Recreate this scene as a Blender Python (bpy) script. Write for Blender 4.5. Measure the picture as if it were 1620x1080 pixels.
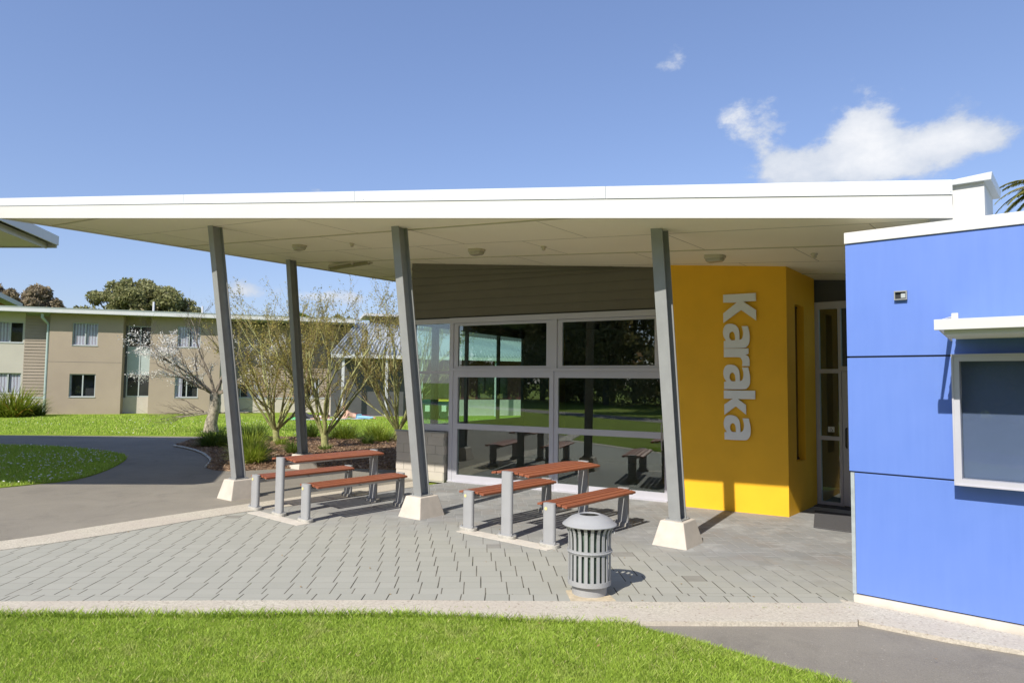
import bpy, bmesh, math, random
import numpy as np
from mathutils import Vector, Matrix, noise as mnoise
sc = bpy.context.scene
for o in list(bpy.data.objects): bpy.data.objects.remove(o)
C = sc.collection
random.seed(7); RNG = np.random.default_rng(11)
PI = math.pi

# ------------------------------------------------------------------ camera
CAMZ = 2.0; RHO = .0105; PIT = math.atan(65/1080.)
R0 = Vector((1, 0, 0)); U0 = Vector((0, -math.sin(PIT), math.cos(PIT))); FW = Vector((0, math.cos(PIT), math.sin(PIT)))
RT = math.cos(RHO)*R0 + math.sin(RHO)*U0
UP = -math.sin(RHO)*R0 + math.cos(RHO)*U0
cam_d = bpy.data.cameras.new('camera'); cam = bpy.data.objects.new('camera', cam_d); C.objects.link(cam)
cam.matrix_world = Matrix(((RT.x, UP.x, -FW.x, 0), (RT.y, UP.y, -FW.y, 0), (RT.z, UP.z, -FW.z, CAMZ), (0, 0, 0, 1)))
cam_d.sensor_width = 36; cam_d.lens = 24; cam_d.clip_end = 3000; cam_d.clip_start = .05
sc.camera = cam
CP = Vector((0, 0, CAMZ))
def ray(px, py): return (px-810)/1080.*RT - (py-540)/1080.*UP + FW
def G(px, py, z=0.):                       # surveyed point: where the sight line meets height z
    d = ray(px, py); return CP + d*((z-CAMZ)/d.z)

# ------------------------------------------------------------------ sun, sky, exposure
SUN_EL = math.radians(42.2); SAZ = Vector((-.541, -.841, 0)).normalized()
SDIR = Vector((SAZ.x*math.cos(SUN_EL), SAZ.y*math.cos(SUN_EL), math.sin(SUN_EL)))
sl = bpy.data.lights.new('sun', 'SUN'); so = bpy.data.objects.new('sun', sl); C.objects.link(so)
sl.energy = 4.3; sl.angle = math.radians(.55); sl.color = (1, .95, .87)
so.rotation_mode = 'QUATERNION'; so.rotation_quaternion = SDIR.to_track_quat('Z', 'Y'); so.location = (-20, -30, 40)
w = bpy.data.worlds.new('World'); sc.world = w; w.use_nodes = True
nt = w.node_tree; N = nt.nodes; L = nt.links
for n in list(N): N.remove(n)
def nn(t, **k):
    n = N.new(t)
    for a, b in k.items(): setattr(n, a, b)
    return n
out = nn('ShaderNodeOutputWorld'); bg = nn('ShaderNodeBackground')
sky = nn('ShaderNodeTexSky'); sky.sky_type = 'NISHITA'; sky.sun_disc = False
sky.sun_elevation = SUN_EL; sky.sun_rotation = math.atan2(SAZ.x, SAZ.y)
sky.air_density = 1.15; sky.dust_density = .6; sky.ozone_density = 2.2; sky.altitude = 20
tc = nn('ShaderNodeTexCoord'); sep = nn('ShaderNodeSeparateXYZ'); L.new(tc.outputs['Generated'], sep.inputs[0])
def wm(op, a, b=None, c=None, clamp=False):
    n = nn('ShaderNodeMath', operation=op, use_clamp=clamp)
    for i, v in enumerate((a, b, c)):
        if v is None: continue
        if isinstance(v, (int, float)): n.inputs[i].default_value = v
        else: L.new(v, n.inputs[i])
    return n.outputs[0]
az = wm('ARCTAN2', sep.outputs[0], sep.outputs[1]); elv = wm('ARCSINE', sep.outputs[2])
CLOUDS = [  # px, py, half width, half height, weight   (compass bearing and height of each puff)
 (1158, 186, 34, 30, .98), (1205, 212, 52, 34, 1.0), (1250, 252, 60, 30, .8), (1330, 268, 80, 28, .9), (1350, 205, 42, 48, 1.05),
 (1425, 222, 80, 44, 1.15), (1500, 220, 70, 34, 1.0), (1545, 222, 45, 22, .8), (1270, 285, 90, 26, .75), (1420, 272, 60, 14, .5),
 (1075, 88, 22, 20, .50), (1060, 104, 22, 9, .42), (405, 462, 60, 17, .9), (500, 468, 60, 13, .8), (560, 466, 40, 12, .6),
 (500, 301, 16, 6, .6), (1590, 330, 60, 30, .35), (1620, 180, 120, 50, .25), (940, 335, 40, 10, .2)]
dens = None
for (px, py, hw, hh, wt) in CLOUDS:
    d = ray(px, py).normalized(); a0 = math.atan2(d.x, d.y); e0 = math.asin(d.z)
    dx = wm('DIVIDE', wm('SUBTRACT', az, a0), hw/1080.*math.cos(a0)); dy = wm('DIVIDE', wm('SUBTRACT', elv, e0), hh/1080.*math.cos(a0))
    r2 = wm('ADD', wm('MULTIPLY', dx, dx), wm('MULTIPLY', dy, dy))
    g = wm('MULTIPLY', wm('POWER', 2.718, wm('MULTIPLY', r2, -.9)), wt)
    dens = g if dens is None else wm('MAXIMUM', dens, g) if False else wm('ADD', dens, g)
mp = nn('ShaderNodeMapping'); L.new(tc.outputs['Generated'], mp.inputs[0]); mp.inputs['Scale'].default_value = (1, 1, 1.5)
nz = nn('ShaderNodeTexNoise'); nz.inputs['Scale'].default_value = 14; nz.inputs['Detail'].default_value = 10; nz.inputs['Roughness'].default_value = .64
L.new(mp.outputs[0], nz.inputs['Vector'])
nz2 = nn('ShaderNodeTexNoise'); nz2.inputs['Scale'].default_value = 5; nz2.inputs['Detail'].default_value = 6; L.new(mp.outputs[0], nz2.inputs['Vector'])
dd = wm('ADD', dens, wm('MULTIPLY', wm('SUBTRACT', nz.outputs[0], .5), 3.2))
mr = nn('ShaderNodeMapRange', interpolation_type='SMOOTHSTEP'); L.new(dd, mr.inputs[0]); mr.inputs[1].default_value = .50; mr.inputs[2].default_value = 1.35
gate = wm('SMOOTH_MIN', wm('MULTIPLY', dens, 6.0), 1.0, .1)
fac = wm('MULTIPLY', mr.outputs[0], wm('MULTIPLY', gate, .93), clamp=True)
ccol = nn('ShaderNodeMix', data_type='RGBA'); L.new(wm('MULTIPLY', wm('SUBTRACT', wm('ADD', wm('MULTIPLY', dd, .45), wm('MULTIPLY', nz2.outputs[0], 1.6)), 1.0), 1.1, clamp=True), ccol.inputs[0])
ccol.inputs[6].default_value = (2.7, 3.05, 3.65, 1); ccol.inputs[7].default_value = (4.7, 4.75, 4.85, 1)
grd = nn('ShaderNodeMix', data_type='RGBA'); grd.blend_type = 'MULTIPLY'; grd.inputs[0].default_value = 1
gm = nn('ShaderNodeGamma'); gm.inputs[1].default_value = .72; L.new(sky.outputs[0], gm.inputs[0])
L.new(gm.outputs[0], grd.inputs[6]); grd.inputs[7].default_value = (.855, .93, 1.23, 1)
mx = nn('ShaderNodeMix', data_type='RGBA'); L.new(fac, mx.inputs[0]); L.new(grd.outputs[2], mx.inputs[6]); L.new(ccol.outputs[2], mx.inputs[7])
L.new(mx.outputs[2], bg.inputs[0]); bg.inputs[1].default_value = .15; L.new(bg.outputs[0], out.inputs[0])
sc.view_settings.view_transform = 'Standard'; sc.view_settings.look = 'None'; sc.view_settings.exposure = .45; sc.view_settings.gamma = 1
sc.view_settings.use_curve_mapping = False
sc.cycles.max_bounces = 8; sc.cycles.transparent_max_bounces = 12; sc.cycles.use_denoising = True

# ------------------------------------------------------------------ materials
class NT:
    def __init__(s, name):
        s.m = bpy.data.materials.new(name); s.m.use_nodes = True; s.t = s.m.node_tree; s.b = s.t.nodes['Principled BSDF']
        s.tc = s.t.nodes.new('ShaderNodeTexCoord').outputs['Object']
    def n(s, ty, ins={}, **k):
        n = s.t.nodes.new(ty)
        for a, b in k.items(): setattr(n, a, b)
        for i, v in ins.items():
            if hasattr(v, 'is_output') or hasattr(v, 'links'): s.t.links.new(v, n.inputs[i])
            else: n.inputs[i].default_value = v
        return n
    def math(s, op, a, b=0., c=0.): return s.n('ShaderNodeMath', {0: a, 1: b, 2: c}, operation=op).outputs[0]
    def noise(s, scale, detail=4, rough=.55, vec=None, dist=0.):
        return s.n('ShaderNodeTexNoise', {'Vector': vec or s.tc, 'Scale': scale, 'Detail': detail, 'Roughness': rough, 'Distortion': dist}).outputs[0]
    def ramp(s, f, lo, hi): return s.n('ShaderNodeMapRange', {0: f, 1: lo, 2: hi}).outputs[0]
    def mix(s, f, a, b, mode='MIX'):
        n = s.t.nodes.new('ShaderNodeMix'); n.data_type = 'RGBA'; n.blend_type = mode
        for i, v in ((0, f), (6, a), (7, b)):
            if hasattr(v, 'is_output'): s.t.links.new(v, n.inputs[i])
            else: n.inputs[i].default_value = v if i == 0 else (*v, 1)
        return n.outputs[2]
    def col(s, c): s.t.links.new(c, s.b.inputs['Base Color'])
    def bump(s, h, st=.3, d=.01):
        n = s.n('ShaderNodeBump', {'Height': h, 'Strength': st, 'Distance': d}); s.t.links.new(n.outputs[0], s.b.inputs['Normal'])
    def set(s, **k):
        for a, v in k.items(): s.b.inputs[a.replace('_', ' ')].default_value = v
        return s
def sc3(c, f): return tuple(min(1, x*f) for x in c)
def simple(name, c, rough=.6, var=.12, scale=3., metal=0., bump=0., bscale=60., spec=.5, fine=0.):
    t = NT(name); f = t.ramp(t.noise(scale, 5), .3, .7)
    cc = t.mix(f, sc3(c, 1-var), sc3(c, 1+var))
    if fine: cc = t.mix(t.ramp(t.noise(bscale*2, 2), .35, .65), cc, sc3(c, 1-fine)); 
    t.col(cc); t.set(Roughness=rough, Metallic=metal, Specular_IOR_Level=spec)
    if bump: t.bump(t.noise(bscale, 4), bump, .004)
    return t.m
M = {}
M['white'] = simple('white_paint', (.64, .63, .59), .45, .03, .8)
M['flash'] = simple('white_flashing', (.66, .68, .69), .35, .03, .5)
M['soffit'] = simple('soffit_board', (.86, .80, .60), .6, .04, .5)
M['soffit_bead'] = simple('soffit_bead', (.50, .46, .32), .5, .04, 2)
M['soffit_gap'] = simple('soffit_joint', (.38, .35, .26), .8, .04, 2)
M['yellow'] = simple('yellow_render', (.88, .47, .012), .62, .045, 2.2, bump=.35, bscale=140)
M['blue'] = None
M['steel'] = simple('grey_painted_steel', (.275, .28, .27), .42, .07, 5)
M['alu'] = simple('silver_aluminium', (.52, .51, .55), .38, .04, 2, metal=.15)
M['aludull'] = simple('dull_aluminium', (.40, .43, .43), .4, .05, 2)
M['galv'] = simple('galvanised_flashing', (.42, .46, .46), .4, .15, 12, metal=.2)
M['concrete'] = simple('concrete_block', (.56, .50, .42), .85, .09, 6, bump=.4, bscale=90)
M['slab'] = simple('concrete_slab', (.56, .51, .43), .9, .1, 7, bump=.3, bscale=120)
M['pad'] = simple('mortar_pad', (.40, .38, .33), .9, .2, 18, bump=.6, bscale=60)
M['cream_plinth'] = simple('cream_plinth', (.62, .56, .47), .8, .12, 5, bump=.3, bscale=50)
M['boards'] = simple('olive_weatherboard', (.150, .138, .105), .65, .05, 2)
M['dark_wall'] = simple('charcoal_wall', (.09, .09, .09), .7, .08, 3)
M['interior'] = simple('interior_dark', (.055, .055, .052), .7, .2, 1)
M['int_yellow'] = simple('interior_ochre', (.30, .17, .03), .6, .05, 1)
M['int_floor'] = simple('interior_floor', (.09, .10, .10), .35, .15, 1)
M['black'] = simple('black_plastic', (.02, .02, .022), .5, .1, 8)
M['mulchbase'] = None
M['silver'] = simple('grey_powdercoat', (.34, .34, .335), .42, .04, 6, spec=.4)
M['silver_in'] = simple('bin_liner', (.10, .14, .11), .35, .5, 9)
M['bolt'] = simple('galvanised_bolt', (.5, .5, .5), .35, .1, 9, metal=.7)
M['badge'] = simple('yellow_badge', (.66, .58, .25), .5, .15, 70)
M['light'] = simple('cream_fitting', (.50, .45, .32), .45, .05, 6)
M['batten_lens'] = simple('dark_olive_lens', (.24, .21, .11), .3, .1, 9)  # batten lens, a darker olive than the frosted one
M['lens'] = simple('frosted_lens', (.40, .37, .26), .25, .06, 9)
M['render'] = simple('taupe_render', (.36, .29, .215), .8, .06, .7, bump=.2, bscale=30)
M['cream'] = simple('cream_panel', (.47, .44, .37), .7, .04, 1)
M['tboards'] = simple('taupe_weatherboard', (.30, .245, .185), .7, .06, 1)
M['rooffas'] = simple('pale_fascia', (.60, .60, .59), .5, .05, 2)
M['pipe'] = simple('downpipe_green_grey', (.36, .44, .42), .4, .05, 2)
M['resframe'] = simple('window_frame_grey', (.42, .45, .44), .4, .05, 2)
M['glassdark'] = simple('dark_window_glass', (.035, .035, .04), .06, .3, 1.2, spec=.8)
M['curtain'] = None
M['spandrel'] = simple('pale_green_spandrel', (.40, .46, .44), .5, .04, 2)
M['plinthblk'] = simple('pale_blockwork', (.52, .47, .40), .85, .06, 3)
M['maroon'] = simple('maroon_wall', (.10, .022, .022), .6, .1, 2)
M['ribroof'] = simple('ribbed_metal_roof', (.42, .45, .46), .4, .05, .4, metal=.1)
M['orange_sof'] = simple('terracotta_soffit', (.50, .16, .07), .7, .05, 1)
M['wheel_green'] = simple('green_plastic', (.03, .08, .05), .45, .1, 4)
M['lid_yellow'] = simple('yellow_plastic', (.75, .60, .05), .45, .05, 4)
M['lid_red'] = simple('red_plastic', (.45, .05, .04), .45, .05, 4)
M['label'] = simple('pale_label', (.6, .7, .55), .5, .2, 40)
M['bark_green'] = simple('green_bark', (.33, .33, .13), .8, .35, 9, bump=.5, bscale=40)
M['twig'] = simple('brown_twig', (.27, .20, .09), .8, .25, 9)
M['bark_grey'] = simple('lichened_bark', (.30, .26, .20), .9, .7, 9, bump=1., bscale=25)
M['limb'] = simple('grey_brown_limb', (.20, .165, .12), .9, .45, 9, bump=.8, bscale=30)
M['bark_dark'] = simple('dark_bark', (.10, .08, .06), .9, .4, 3)
M['gumbark'] = simple('pale_gum_bark', (.30, .25, .20), .8, .3, 2)
M['skin'] = simple('skin', (.55, .33, .23), .55, .06, 9)
M['hair'] = simple('brown_hair', (.07, .035, .02), .6, .3, 40)
M['cap'] = simple('dark_cap', (.06, .06, .07), .8, .1, 20)
M['jeans'] = simple('light_blue_trousers', (.24, .47, .60), .8, .1, 15)
M['shirt'] = simple('white_shirt', (.75, .75, .78), .8, .05, 15)
M['redshirt'] = simple('dark_red_top', (.22, .04, .05), .8, .1, 15)
M['towel'] = simple('pale_towel', (.60, .62, .66), .9, .1, 20)
M['green_bag'] = simple('green_cloth', (.10, .45, .15), .8, .1, 20)
M['letters'] = simple('brushed_silver_letters', (.80, .81, .80), .45, .03, 3)
M['mat'] = simple('rubber_doormat', (.075, .073, .075), .95, .35, 130, bump=1., bscale=180)
M['edging'] = simple('pale_edging', (.5, .5, .46), .7, .1, 9)
M['sign'] = simple('white_sticker', (.7, .72, .68), .5, .03, 9)

def blue_mat():
    t = NT('blue_fibre_cement')
    st = t.n('ShaderNodeMapping', {0: t.tc, 3: (6, 6, .5)}).outputs[0]
    f = t.ramp(t.noise(1.2, 5), .3, .7); g = t.ramp(t.noise(3, 5, .6, st), .35, .75)
    c = t.mix(f, (0.113, 0.205, 0.562), (0.132, 0.227, 0.599)); c = t.mix(t.math('MULTIPLY', g, .3), c, (0.157, 0.259, 0.626)); t.col(c)
    r = t.math('ADD', .36, t.math('MULTIPLY', t.noise(5), .2)); t.t.links.new(r, t.b.inputs['Roughness']); return t.m
M['blue'] = blue_mat()
def curtain_mat():
    t = NT('pink_white_curtain')
    w = t.n('ShaderNodeTexWave', {0: t.tc, 'Scale': 2.2, 'Distortion': 1.5, 'Detail': 2.}, bands_direction='X').outputs[1]
    t.col(t.mix(w, (.48, .40, .44), (.82, .80, .83))); t.set(Roughness=.9); return t.m
M['curtain'] = curtain_mat()
def wood_mat():
    t = NT('red_hardwood')
    st = t.n('ShaderNodeMapping', {0: t.tc, 3: (1.2, 22, 22)}).outputs[0]
    g = t.ramp(t.noise(3, 6, .6, st), .3, .7); bs = t.ramp(t.noise(.9, 2), .35, .65)
    rnd = t.n('ShaderNodeNewGeometry').outputs['Random Per Island']
    c = t.mix(g, (0.196, 0.0517, 0.023), (0.38, 0.121, 0.0517)); c = t.mix(t.math('MULTIPLY', bs, .35), c, (.40, .15, .07)); c = t.mix(t.math('MULTIPLY', rnd, .45), c, (.15, .045, .028))
    t.col(c); t.set(Roughness=.5); t.bump(t.noise(8, 4, .6, st), .25, .003); return t.m
M['wood'] = wood_mat()
def asphalt_mat():
    t = NT('asphalt')
    big = t.ramp(t.noise(.35, 6, .6), .3, .7); mid = t.ramp(t.noise(2.4, 5, .7), .35, .7); fine = t.ramp(t.noise(110, 2), .3, .7)
    c = t.mix(big, (0.162, 0.144, 0.113), (0.275, 0.246, 0.194)); c = t.mix(t.math('MULTIPLY', mid, .4), c, (.15, .13, .112))
    c = t.mix(t.math('MULTIPLY', fine, .55), c, (.31, .28, .225)); c = t.mix(t.ramp(t.noise(45, 2), .70, .76), c, (.40, .37, .31)); c = t.mix(t.math('MULTIPLY', t.ramp(t.noise(.9, 8, .75, None, 1.5), .52, .72), .5), c, (.12, .105, .085)); t.col(c)
    t.set(Roughness=.9); t.bump(t.noise(90, 3), .6, .006); return t.m
M['asphalt'] = asphalt_mat()
def aggregate_mat():
    t = NT('exposed_aggregate')
    v = t.n('ShaderNodeTexVoronoi', {0: t.tc, 'Scale': 75.}).outputs[1]
    f = t.n('ShaderNodeSeparateColor', {0: v}).outputs[0]
    c = t.mix(t.ramp(f, 0, 1), (0.396, 0.358, 0.278), (0.599, 0.546, 0.439)); c = t.mix(t.ramp(t.noise(1.5, 5), .35, .75), c, (.47, .41, .335)); 
    c = t.mix(t.ramp(t.noise(28, 2), .62, .70), c, (.33, .27, .21)); t.col(c)
    t.set(Roughness=.92); t.bump(t.noise(80, 3), .5, .004); return t.m
M['agg'] = aggregate_mat()
def paver_mat(border=False):
    t = NT('grey_pavers'); W = .21; J = .045; Rr = .2
    sp = t.n('ShaderNodeSeparateXYZ', {0: t.tc}); x, y = sp.outputs[0], sp.outputs[1]
    m = t.math
    ry = m('DIVIDE', y, -Rr); r = m('FLOOR', ry); fy = m('FRACT', ry)
    dy = m('MULTIPLY', m('MINIMUM', fy, m('SUBTRACT', 1., fy)), Rr)
    if border:
        q = m('DIVIDE', x, .2256); fq = m('FRACT', q); dx = m('MULTIPLY', m('MINIMUM', fq, m('SUBTRACT', 1., fq)), .2256)
        idn = m('FLOOR', q); dyy = None; dj = dx
    else:
        a0 = m('DIVIDE', m('SUBTRACT', x, m('MULTIPLY', J, m('FLOOR', m('DIVIDE', r, 2.)))), 2*W)
        a1 = m('DIVIDE', m('SUBTRACT', m('SUBTRACT', x, W), m('MULTIPLY', J, m('FLOOR', m('DIVIDE', m('ADD', r, 1.), 2.)))), 2*W)
        f0, f1 = m('FRACT', a0), m('FRACT', a1)
        d0 = m('MULTIPLY', m('MINIMUM', f0, m('SUBTRACT', 1., f0)), 2*W); d1 = m('MULTIPLY', m('MINIMUM', f1, m('SUBTRACT', 1., f1)), 2*W)
        dj = m('MINIMUM', d0, d1); idn = m('ADD', m('FLOOR', a0), m('MULTIPLY', m('FLOOR', a1), 1.37))
    cid = t.n('ShaderNodeCombineXYZ', {0: idn, 1: r, 2: 0.}).outputs[0]
    wn = t.n('ShaderNodeTexWhiteNoise', {0: cid}, noise_dimensions='3D').outputs[0]
    fine = t.ramp(t.noise(140, 2), .3, .7); big = t.ramp(t.noise(.45, 4, .6), .35, .65); mid = t.ramp(t.noise(2.2, 6, .65), .35, .7)
    c = t.mix(wn, (0.319, 0.314, 0.263), (0.353, 0.345, 0.291))
    c = t.mix(t.ramp(wn, .996, .997), c, (.21, .195, .16))
    c = t.mix(m('MULTIPLY', mid, .35), c, (0.381, 0.37, 0.314)); c = t.mix(m('MULTIPLY', fine, .3), c, (0.414, 0.398, 0.342))
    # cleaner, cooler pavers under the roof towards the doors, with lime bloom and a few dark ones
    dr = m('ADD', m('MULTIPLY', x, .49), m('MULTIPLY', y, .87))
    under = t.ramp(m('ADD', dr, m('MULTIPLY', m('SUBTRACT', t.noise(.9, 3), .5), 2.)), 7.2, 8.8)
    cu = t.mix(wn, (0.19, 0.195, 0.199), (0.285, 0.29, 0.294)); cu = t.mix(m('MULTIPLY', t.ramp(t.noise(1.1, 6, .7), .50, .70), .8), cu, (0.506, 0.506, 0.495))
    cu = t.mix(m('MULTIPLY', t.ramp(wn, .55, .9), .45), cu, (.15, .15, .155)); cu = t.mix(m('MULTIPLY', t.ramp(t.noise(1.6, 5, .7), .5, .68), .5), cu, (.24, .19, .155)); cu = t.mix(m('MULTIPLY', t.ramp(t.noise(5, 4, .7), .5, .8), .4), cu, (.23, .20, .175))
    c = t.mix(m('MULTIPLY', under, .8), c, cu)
    joint = t.ramp(dj, .0075, .003); jn = t.ramp(t.noise(3.5, 4, .7), .42, .6)
    jc = t.mix(jn, (.16, .145, .11), (.035, .032, .02)); jc = t.mix(t.ramp(t.noise(9, 2), .66, .7), jc, (.09, .11, .02))
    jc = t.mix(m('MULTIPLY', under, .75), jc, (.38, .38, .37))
    c = t.mix(joint, c, jc)
    jh = t.ramp(dy, .0035, .0012); c = t.mix(m('MULTIPLY', jh, t.ramp(t.noise(2.2, 3), .3, .7)), c, (.15, .14, .12))
    c = t.mix(m('MULTIPLY', m('MULTIPLY', t.ramp(dy, .007, .004), under), t.ramp(t.noise(3.1, 3), .45, .6)), c, (.42, .42, .41))
    t.col(c); t.set(Roughness=.85, Specular_IOR_Level=.35)
    h = m('SUBTRACT', m('MULTIPLY', t.noise(100, 3), .25), m('MAXIMUM', joint, jh)); h = m('ADD', h, m('MULTIPLY', wn, .6)); t.bump(h, .5, .004); return t.m
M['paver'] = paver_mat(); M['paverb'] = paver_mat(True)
def grass_ground(name, a, b, cc, s=3.):
    t = NT(name); f = t.ramp(t.noise(s, 6, .65), .3, .7); g = t.ramp(t.noise(s*14, 3, .7), .3, .7); k = t.ramp(t.noise(.35, 4), .35, .65)
    c = t.mix(f, a, b); c = t.mix(t.math('MULTIPLY', g, .5), c, cc); c = t.mix(t.math('MULTIPLY', k, .45), c, sc3(b, 1.15)); t.col(c)
    t.set(Roughness=.95, Specular_IOR_Level=.1); t.bump(t.noise(s*30, 3), .8, .03); return t.m
M['lawn'] = grass_ground('lawn_soil', (.14, .19, .02), (.22, .29, .035), (.28, .34, .06))
M['lawnfar'] = grass_ground('lawn_turf', (.16, .24, .02), (.23, .32, .035), (.30, .37, .06), 1.6)
def blade_mat(name, lo, hi, dry, sc=1.4):
    t = NT(name); rnd = t.n('ShaderNodeNewGeometry').outputs['Random Per Island']; p = t.ramp(t.noise(sc, 5, .65), .3, .7); q = t.ramp(t.noise(sc*4.5, 5, .7), .52, .72)
    c = t.mix(rnd, lo, hi); c = t.mix(t.math('MULTIPLY', p, .4), c, sc3(hi, 1.12)); c = t.mix(t.math('MULTIPLY', q, .6), c, sc3(lo, .75)); c = t.mix(t.math('MULTIPLY', t.ramp(t.noise(sc*1.7, 6, .7), .54, .74), .5), c, dry); c = t.mix(t.ramp(rnd, .93, .97), c, dry); t.col(c)
    t.set(Roughness=.55, Specular_IOR_Level=.3); t.b.inputs['Transmission Weight'].default_value = 0
    tr = t.n('ShaderNodeBsdfTranslucent', {0: c}); ms = t.n('ShaderNodeMixShader', {0: .35, 1: t.b.outputs[0], 2: tr.outputs[0]})
    t.t.links.new(ms.outputs[0], t.t.nodes['Material Output'].inputs[0]); return t.m
M['blade'] = blade_mat('grass_blade', (.22, .34, .03), (.48, .62, .10), (.66, .58, .28))
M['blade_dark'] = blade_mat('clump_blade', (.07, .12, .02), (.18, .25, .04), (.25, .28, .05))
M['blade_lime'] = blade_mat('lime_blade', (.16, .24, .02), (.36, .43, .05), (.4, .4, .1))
M['flax'] = blade_mat('flax_blade', (.08, .13, .015), (.26, .30, .03), (.50, .28, .05))
M['leaf_gum_b'] = blade_mat('gum_leaf_brown', (.18, .15, .09), (.38, .30, .19), (.5, .42, .3), .6)
M['leaf_gum_g'] = blade_mat('gum_leaf_olive', (.15, .17, .06), (.34, .33, .14), (.5, .44, .24), .6)
M['leaf_bright'] = blade_mat('bright_leaf', (.09, .17, .02), (.20, .28, .03), (.3, .3, .05), .6)
M['leaf_belt'] = blade_mat('belt_leaf', (.11, .11, .035), (.30, .25, .10), (.45, .28, .16), .3)
M['bud'] = blade_mat('bronze_bud', (.26, .22, .05), (.44, .40, .10), (.40, .26, .09))
M['petal'] = blade_mat('white_petal', (.72, .68, .62), (.85, .83, .78), (.8, .7, .6))
M['frond'] = blade_mat('palm_frond', (.11, .13, .03), (.30, .28, .08), (.42, .33, .14))
M['dry_leaf'] = blade_mat('dry_leaf', (.30, .17, .07), (.55, .38, .16), (.6, .5, .3))
M['daisy'] = simple('daisy_petal', (.8, .8, .78), .7, .05, 9)
def mulch_mat():
    t = NT('bark_mulch'); v = t.n('ShaderNodeTexVoronoi', {0: t.tc, 'Scale': 22., 'Randomness': 1.}).outputs[1]
    f = t.n('ShaderNodeSeparateColor', {0: v}).outputs[0]; c = t.mix(f, (.15, .085, .05), (.40, .27, .17)); t.col(c); t.set(Roughness=.95)
    t.bump(t.noise(30, 4), 1., .05); return t.m
M['mulch'] = mulch_mat(); M['chip'] = blade_mat('bark_chip', (.17, .10, .06), (.44, .30, .19), (.55, .42, .3))
def glass_mat(name, tint, refl=.09, rough=0.):
    t = NT(name); t.t.nodes.remove(t.b)
    tr = t.n('ShaderNodeBsdfTransparent', {0: (*tint, 1)}); gl = t.n('ShaderNodeBsdfGlossy', {0: (1, 1, 1, 1), 'Roughness': rough})
    lw = t.n('ShaderNodeLayerWeight', {0: .5}).outputs[1]; f = t.math('MINIMUM', t.math('ADD', t.math('MULTIPLY', t.math('POWER', lw, 4.5), .6), refl), 1.)
    ms = t.n('ShaderNodeMixShader', {0: f, 1: tr.outputs[0], 2: gl.outputs[0]}); t.t.links.new(ms.outputs[0], t.t.nodes['Material Output'].inputs[0]); return t.m
M['glass'] = glass_mat('tinted_glass', (.80, .90, .85), .12)
M['glass_in'] = glass_mat('green_glass', (.84, .95, .90), .02)
M['glass_ext'] = glass_mat('grey_glass', (.88, .90, .92), .03)
M['blind'] = simple('slate_roller_blind', (.13, .17, .27), .6, .10, 1.6)

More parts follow.
